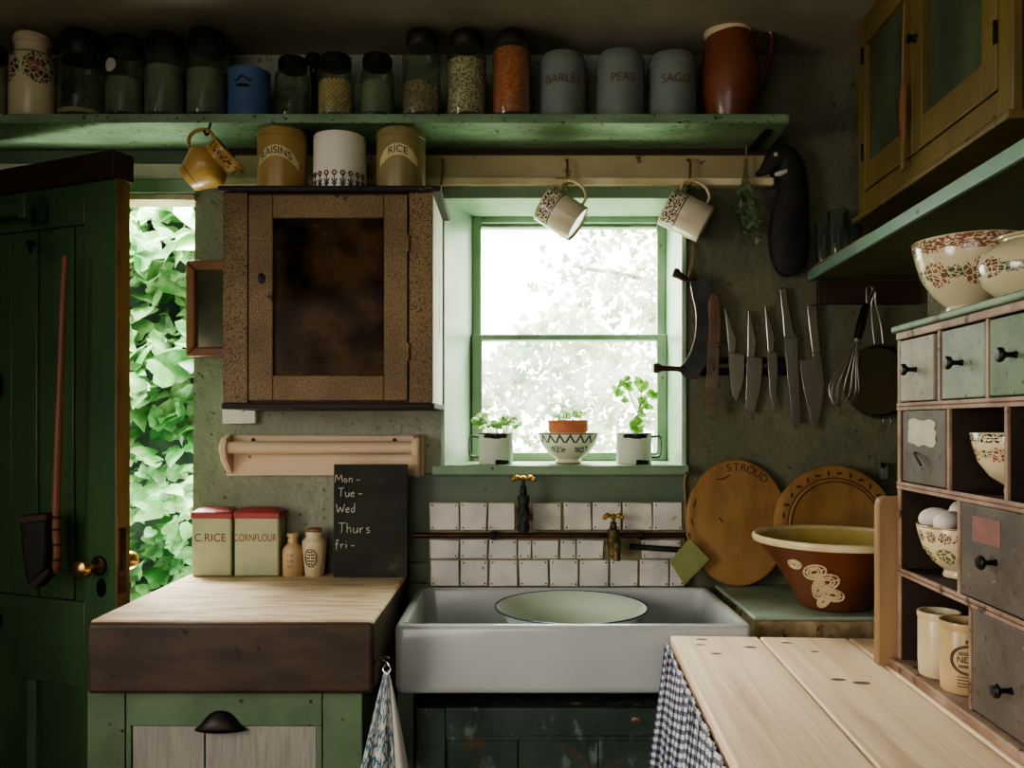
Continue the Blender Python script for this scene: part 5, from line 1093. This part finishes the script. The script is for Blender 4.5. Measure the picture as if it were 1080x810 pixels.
rbowl('lidded_pot', 'round cream pot printed with flowers beside the large rose bowl', 'pot', .375, .085, HT+.0008, r, h, M['potA'], [(0,.004),(r*.55,0),(r*.6,.004),(r*.88,h*.25),(r,h*.5),(r*.92,h*.72),(r*.68,h*.88),(r*.56,h*.92),(r*.56,h*.95),(r*.64,h*.965),(r*.64,h*.99),(r*.5,h),(r*.46,h*.9),(r*.8,h*.7),(0,h*.3)])
rbowl('sponge_bowl', 'cream footed bowl with blue scroll rim in the upper pigeonhole', 'bowl', .333, .085, z23+.0085, .084, .108, M['bowlB'], foot=.36)
eb, ep = rbowl('egg_bowl', 'cream bowl with fern print holding white eggs in the middle pigeonhole', 'bowl', .122, .078, z34+.0085, .084, .104, M['bowlC'], foot=.42)
eggs = ((-.026, -.050, .082, 60, 'white egg at the far side of the fern print bowl'), (.036, -.046, .080, 100, 'white egg at the near side of the fern print bowl'), (.004, -.006, .104, 150, 'topmost white egg standing in the fern print bowl'), (-.050, .016, .084, 20, 'white egg at the back of the fern print bowl'))
for i, (a, c2, z, rot, lb) in enumerate(eggs):
    q = ep + (UM.to_3x3() @ Vector((a*.9, c2*.9, 0))); m = MB()
    m.lathe([(0,-.030)] + [(.0205*math.cos(f)*(1-.12*math.sin(f)), .030*math.sin(f)) for f in [(-.5+.08*k2)*PI for k2 in range(1, 12)]] + [(0,.030)], 20, Matrix.Rotation(math.radians(rot), 4, 'Z') @ Matrix.Rotation(math.radians(72), 4, 'X'))
    o = m.build('egg', M['bread_egg']); o.location = q + Vector((0, 0, z+(.012 if i != 2 else .006))); tag(o, lb, 'egg', 'white eggs in the fern print bowl')
# stoneware jars in the lowest pigeonhole
def stjar(tx, ty, r, h, label, m):
    p = P(tx, ty, .0206); t = thing('stone_jar', label, 'jar', M=Matrix.Translation(p), group='straight stoneware jars in the lowest pigeonhole')
    MB().lathe([(0,.002),(r*.93,0),(r*.97,.004),(r,h*.25),(r,h*.86),(r*.985,h*.875),(r*.985,h*.89),(r*1.03,h*.91),(r*1.04,h*.97),(r*1.02,h),(r*.93,h),(r*.9,h*.96),(r*.9,.01),(0,.01)], 44).build('body', m, t); return t
stjar(.118, .036, .040, .128, 'plain cream stoneware jar standing behind the printed one', M['stoneware'])
r, h = .042, .132
t = stjar(.212, .040, r, h, 'buff stoneware jar with oval black stamp and lettering', M['stonebrown'])
k = MB(); tr = -.30; q = r + .0014
def oj(a, z): return (q*math.sin(a+tr), -q*math.cos(a+tr), z)
for s in (1, .9): k.tube([oj(.72*s*math.cos(a), h*.50 + .027*s*math.sin(a)) for a in [2*PI*i/36 for i in range(36)]], .0010, 5, closed=True)
round_text(k, 'NDEZ', .0165, q, h*.50, tr, squeeze=.95)
for zz_ in (.60, .575, .42, .40): k.tube([oj(a, h*zz_) for a in (-.4,-.2,0,.2,.4)], .0009, 5)
k.v = k.v
for i in range(4): k.tube([oj(a, h*(.26-.045*i)) for a in (-.45,-.15,.15,.45-.1*i)], .0008, 5)
k.tube([oj(-.1, h*.735), oj(-.1, h*.78), oj(.0, h*.75), oj(.1, h*.78), oj(.1, h*.735)], .0012, 5)
k.build('stamp', M['brownink'], t)
# plank standing against the end of the unit
t = thing('leaning_plank', 'narrow wooden board standing upright against the end of the drawer unit', 'board', M=rframe((P(-.0395, -.030, 0))))
zt = Z(523, 1.835) - TZ
pl = [(-.030, .0008), (-.030, zt-.02), (-.026, zt-.006), (-.014, zt), (.16, zt), (.16, .0008)]
m = MB(); n = len(pl)
m.add([(.004, y+.022, z) for y, z in pl] + [(.030, y+.022, z) for y, z in pl], [tuple(range(n)), tuple(range(n, 2*n))] + [(i, (i+1) % n, n+(i+1) % n, n+i) for i in range(n)])
m.build('board', mat('pale_brown_board', (160,124,82), (132,94,58), sc=6, st=(1,1,.2), rough=.6, bump=.1), t, bevel=.004, seg=3)
# ================================================================ RIGHT-HAND SHELF, GLASSES AND CUPBOARD
SO = (.904, 2.596, 1.797); SM = rframe(SO)
t = thing('side_shelf', 'green edged shelf on the right wall under the ochre cupboard', 'shelf', M=SM)
MB().box(.0, 2.4, .012, .374, .004, .030).build('board', M['olive'], t)
MB().box(.0, 2.4, 0, .0118, 0, .031).build('front_edge', M['teal'], t, bevel=.002)
for i, (px, d_, rr2, hh, lb) in enumerate(((867, 2.515, .026, .128, 'small clear tumbler nearest the goose ornament'), (884, 2.455, .030, .150, 'tall clear tumbler at the shelf edge beside the ochre cupboard'), (899, 2.475, .030, .150, 'tall clear tumbler standing behind the shelf edge tumbler'), (879, 2.55, .026, .128, 'small clear tumbler at the back against the wall'))):
    if i == 0: px, d_ = 869, 2.52
    t = thing('glass_tumbler', lb, 'glass', (X(px, d_), d_, 1.8285), group='tumblers on the right-hand shelf')
    MB().lathe([(0,0),(rr2*.8,0),(rr2*.84,.006),(rr2,hh),(rr2*.94,hh),(rr2*.78,.014),(0,.012)], 24).build('body', M['tumbler'], t)
    MB().tube([(rr2*.97*math.cos(a), rr2*.97*math.sin(a), hh) for a in [2*PI*k2/24 for k2 in range(24)]], .0014, 6, closed=True).build('rim', M['tumbler'], t)
tag(MB().tube(smooth([SM @ Vector(v) for v in ((.02,.006,.034),(.10,.004,.036),(.16,.010,.040),(.22,.004,.035),(.32,.010,.036),(.42,.006,.034),(.50,.012,.036))], 5), .0026, 6).build('jute_string', M['string']), 'thin loose string lying along the green shelf edge', 'string')
CO = (.978, 2.39, 1.945); CM = rframe(CO)
t = thing('corner_cupboard', 'ochre painted wall cupboard with two gauze panelled doors at upper right', 'cupboard', M=CM)
W2, D2, H2 = .826, .286, .552
MB().box(0, .018, .018, D2, 0, H2).box(W2-.018, W2, .018, D2, 0, H2).box(.018, W2-.018, D2-.012, D2, 0, H2).box(.018, W2-.018, .018, D2-.012, 0, .016).box(.018, W2-.018, .018, D2-.012, H2-.016, H2).build('carcass', M['cabin'], t)
MB().box(0, .046, 0, .018, 0, H2).box(.772, W2, 0, .018, 0, H2).box(.046, .772, 0, .018, 0, .057).box(.046, .772, 0, .018, H2-.03, H2).build('face_frame', M['yellowwood'], t, bevel=.002)
MB().box(-.012, W2+.010, -.016, D2, -.018, -.0005).build('bottom_moulding', M['yellowwood'], t, bevel=.005, seg=3)
def cdoor(x0, x1, a, c2, hx):
    z0_, z1_ = .0605, H2-.034
    d = MB().box(x0, a, -.003, .016, z0_, z1_).box(c2, x1, -.003, .016, z0_, z1_).box(a, c2, -.003, .016, z0_, .134).box(a, c2, -.003, .016, z1_-.05, z1_).build('door', M['yellowwood'], t, bevel=.002)
    MB().box(a-.002, c2+.002, .011, .013, .132, z1_-.048).build('panel', M['mesh'], d)
    for z in (.15, .42): MB().tube([(hx, -.005, z), (hx, -.005, z+.045)], .004, 8).build('hinge', M['iron'], d)
cdoor(.0475, .3775, .062, .318, .048); cdoor(.3795, .7705, .432, .712, .770)
MB().lathe([(0,0),(.010,0),(.007,.010),(.012,.018),(0,.022)], 16, axes((.40, -.003, .33), (0,0,1), (0,-1,0))).build('knob', M['iron'], t)
t = thing('hanging_spreader', 'brown spatula with pale wooden handle hanging on a cord between cupboard doors', 'spatula', M=CM @ Matrix.Translation((.372, -.022, .06)))
cz_ = lambda py: (EYE - (py-445)/880*2.02) - 1.945 - .06
MB().prism([(-.006, cz_(150)), (-.016, cz_(122)), (-.015, cz_(104)), (-.004, cz_(88)), (.004, cz_(84)), (.012, cz_(96)), (.014, cz_(118)), (.006, cz_(150))], -.003, .003).build('blade', M['wood'], t, bevel=.001)
MB().box(-.007, .007, -.006, .006, cz_(180), cz_(148)).build('handle', M['yellowwood'], t, bevel=.004, seg=3)
MB().tube([(0, -.001, cz_(86)), (.001, 0, cz_(40)), (0, .004, cz_(4))], .0018, 6).build('cord', M['string'], t)
# ================================================================ LIGHT AND CAMERA
wd = bpy.data.worlds.new('daylight'); SC.world = wd; wd.use_nodes = True
bg = wd.node_tree.nodes['Background']; bg.inputs[0].default_value = (1, 1, .97, 1); bg.inputs[1].default_value = WORLD
def area(name, loc, tgt, sx, sy, pw, colr, portal=False, spread=180):
    l = bpy.data.lights.new(name, 'AREA'); l.shape = 'RECTANGLE'; l.size = sx; l.size_y = sy; l.energy = pw; l.color = colr; l.spread = math.radians(spread)
    o = bpy.data.objects.new(name, l); COL.objects.link(o); o.location = loc
    o.rotation_euler = (Vector(tgt) - Vector(loc)).to_track_quat('-Z', 'Z').to_euler()
    if portal: l.cycles.is_portal = True
    return o
area('window_portal', (.145, 2.93, 1.64), (.145, 0, 1.64), .74, .86, 1, (1,1,1), True)
area('door_portal', (-1.44, 2.97, 1.03), (-1.44, 0, 1.03), .86, 2.04, 1, (1,1,1), True)
area('window_sky', (.15, 3.55, 2.75), (.1, 2.0, .9), 1.3, .8, P_WIN, (1, 1, .96))
area('door_sky', (-1.55, 3.35, 2.75), (-1.0, 2.0, .7), 1.1, .6, P_DOOR, (1, 1, .95))
area('garden_bounce', (.1, 3.35, .55), (.1, 2.3, 2.1), 1.2, .6, P_WIN*.35, (.97, 1, .93))
area('path_bounce', (-1.45, 3.2, .12), (-1.35, 2.3, 2.2), .8, .4, P_DOOR*.2, (.97, 1, .93))
area('side_fill', (-1.95, .55, 1.35), (.75, 1.75, .75), 1.0, 1.0, P_FILL, (1, .91, .82), spread=96)  # fill lamp added by the left wall; no window is built there
area('rear_fill', (-.9, -1.6, 1.55), (-.1, 2.4, .75), 2.0, 1.6, P_REAR, (1, .94, .86), spread=130)  # unseen soft fill added behind the camera to lift the front faces
sn = bpy.data.lights.new('sun', 'SUN'); sn.energy = P_SUN; sn.angle = .03; sn.color = (1, .95, .85); so = bpy.data.objects.new('sun', sn); COL.objects.link(so)
so.rotation_euler = Vector((-.25, .5, -1)).to_track_quat('-Z', 'Z').to_euler()
cam = bpy.data.cameras.new('camera'); co = bpy.data.objects.new('camera', cam); COL.objects.link(co)
cam.sensor_width = 36; cam.lens = FOC/1080*36; cam.shift_x = -5/1080; cam.shift_y = 40/1080; cam.clip_start = .02
co.location = (0, 0, EYE); co.rotation_euler = (PI/2, 0, 0); SC.camera = co
SC.view_settings.view_transform = 'AgX'; SC.view_settings.look = LOOK; SC.view_settings.exposure = EXPO
SC.cycles.max_bounces = 8; SC.cycles.transparent_max_bounces = 24; SC.cycles.sample_clamp_indirect = 6
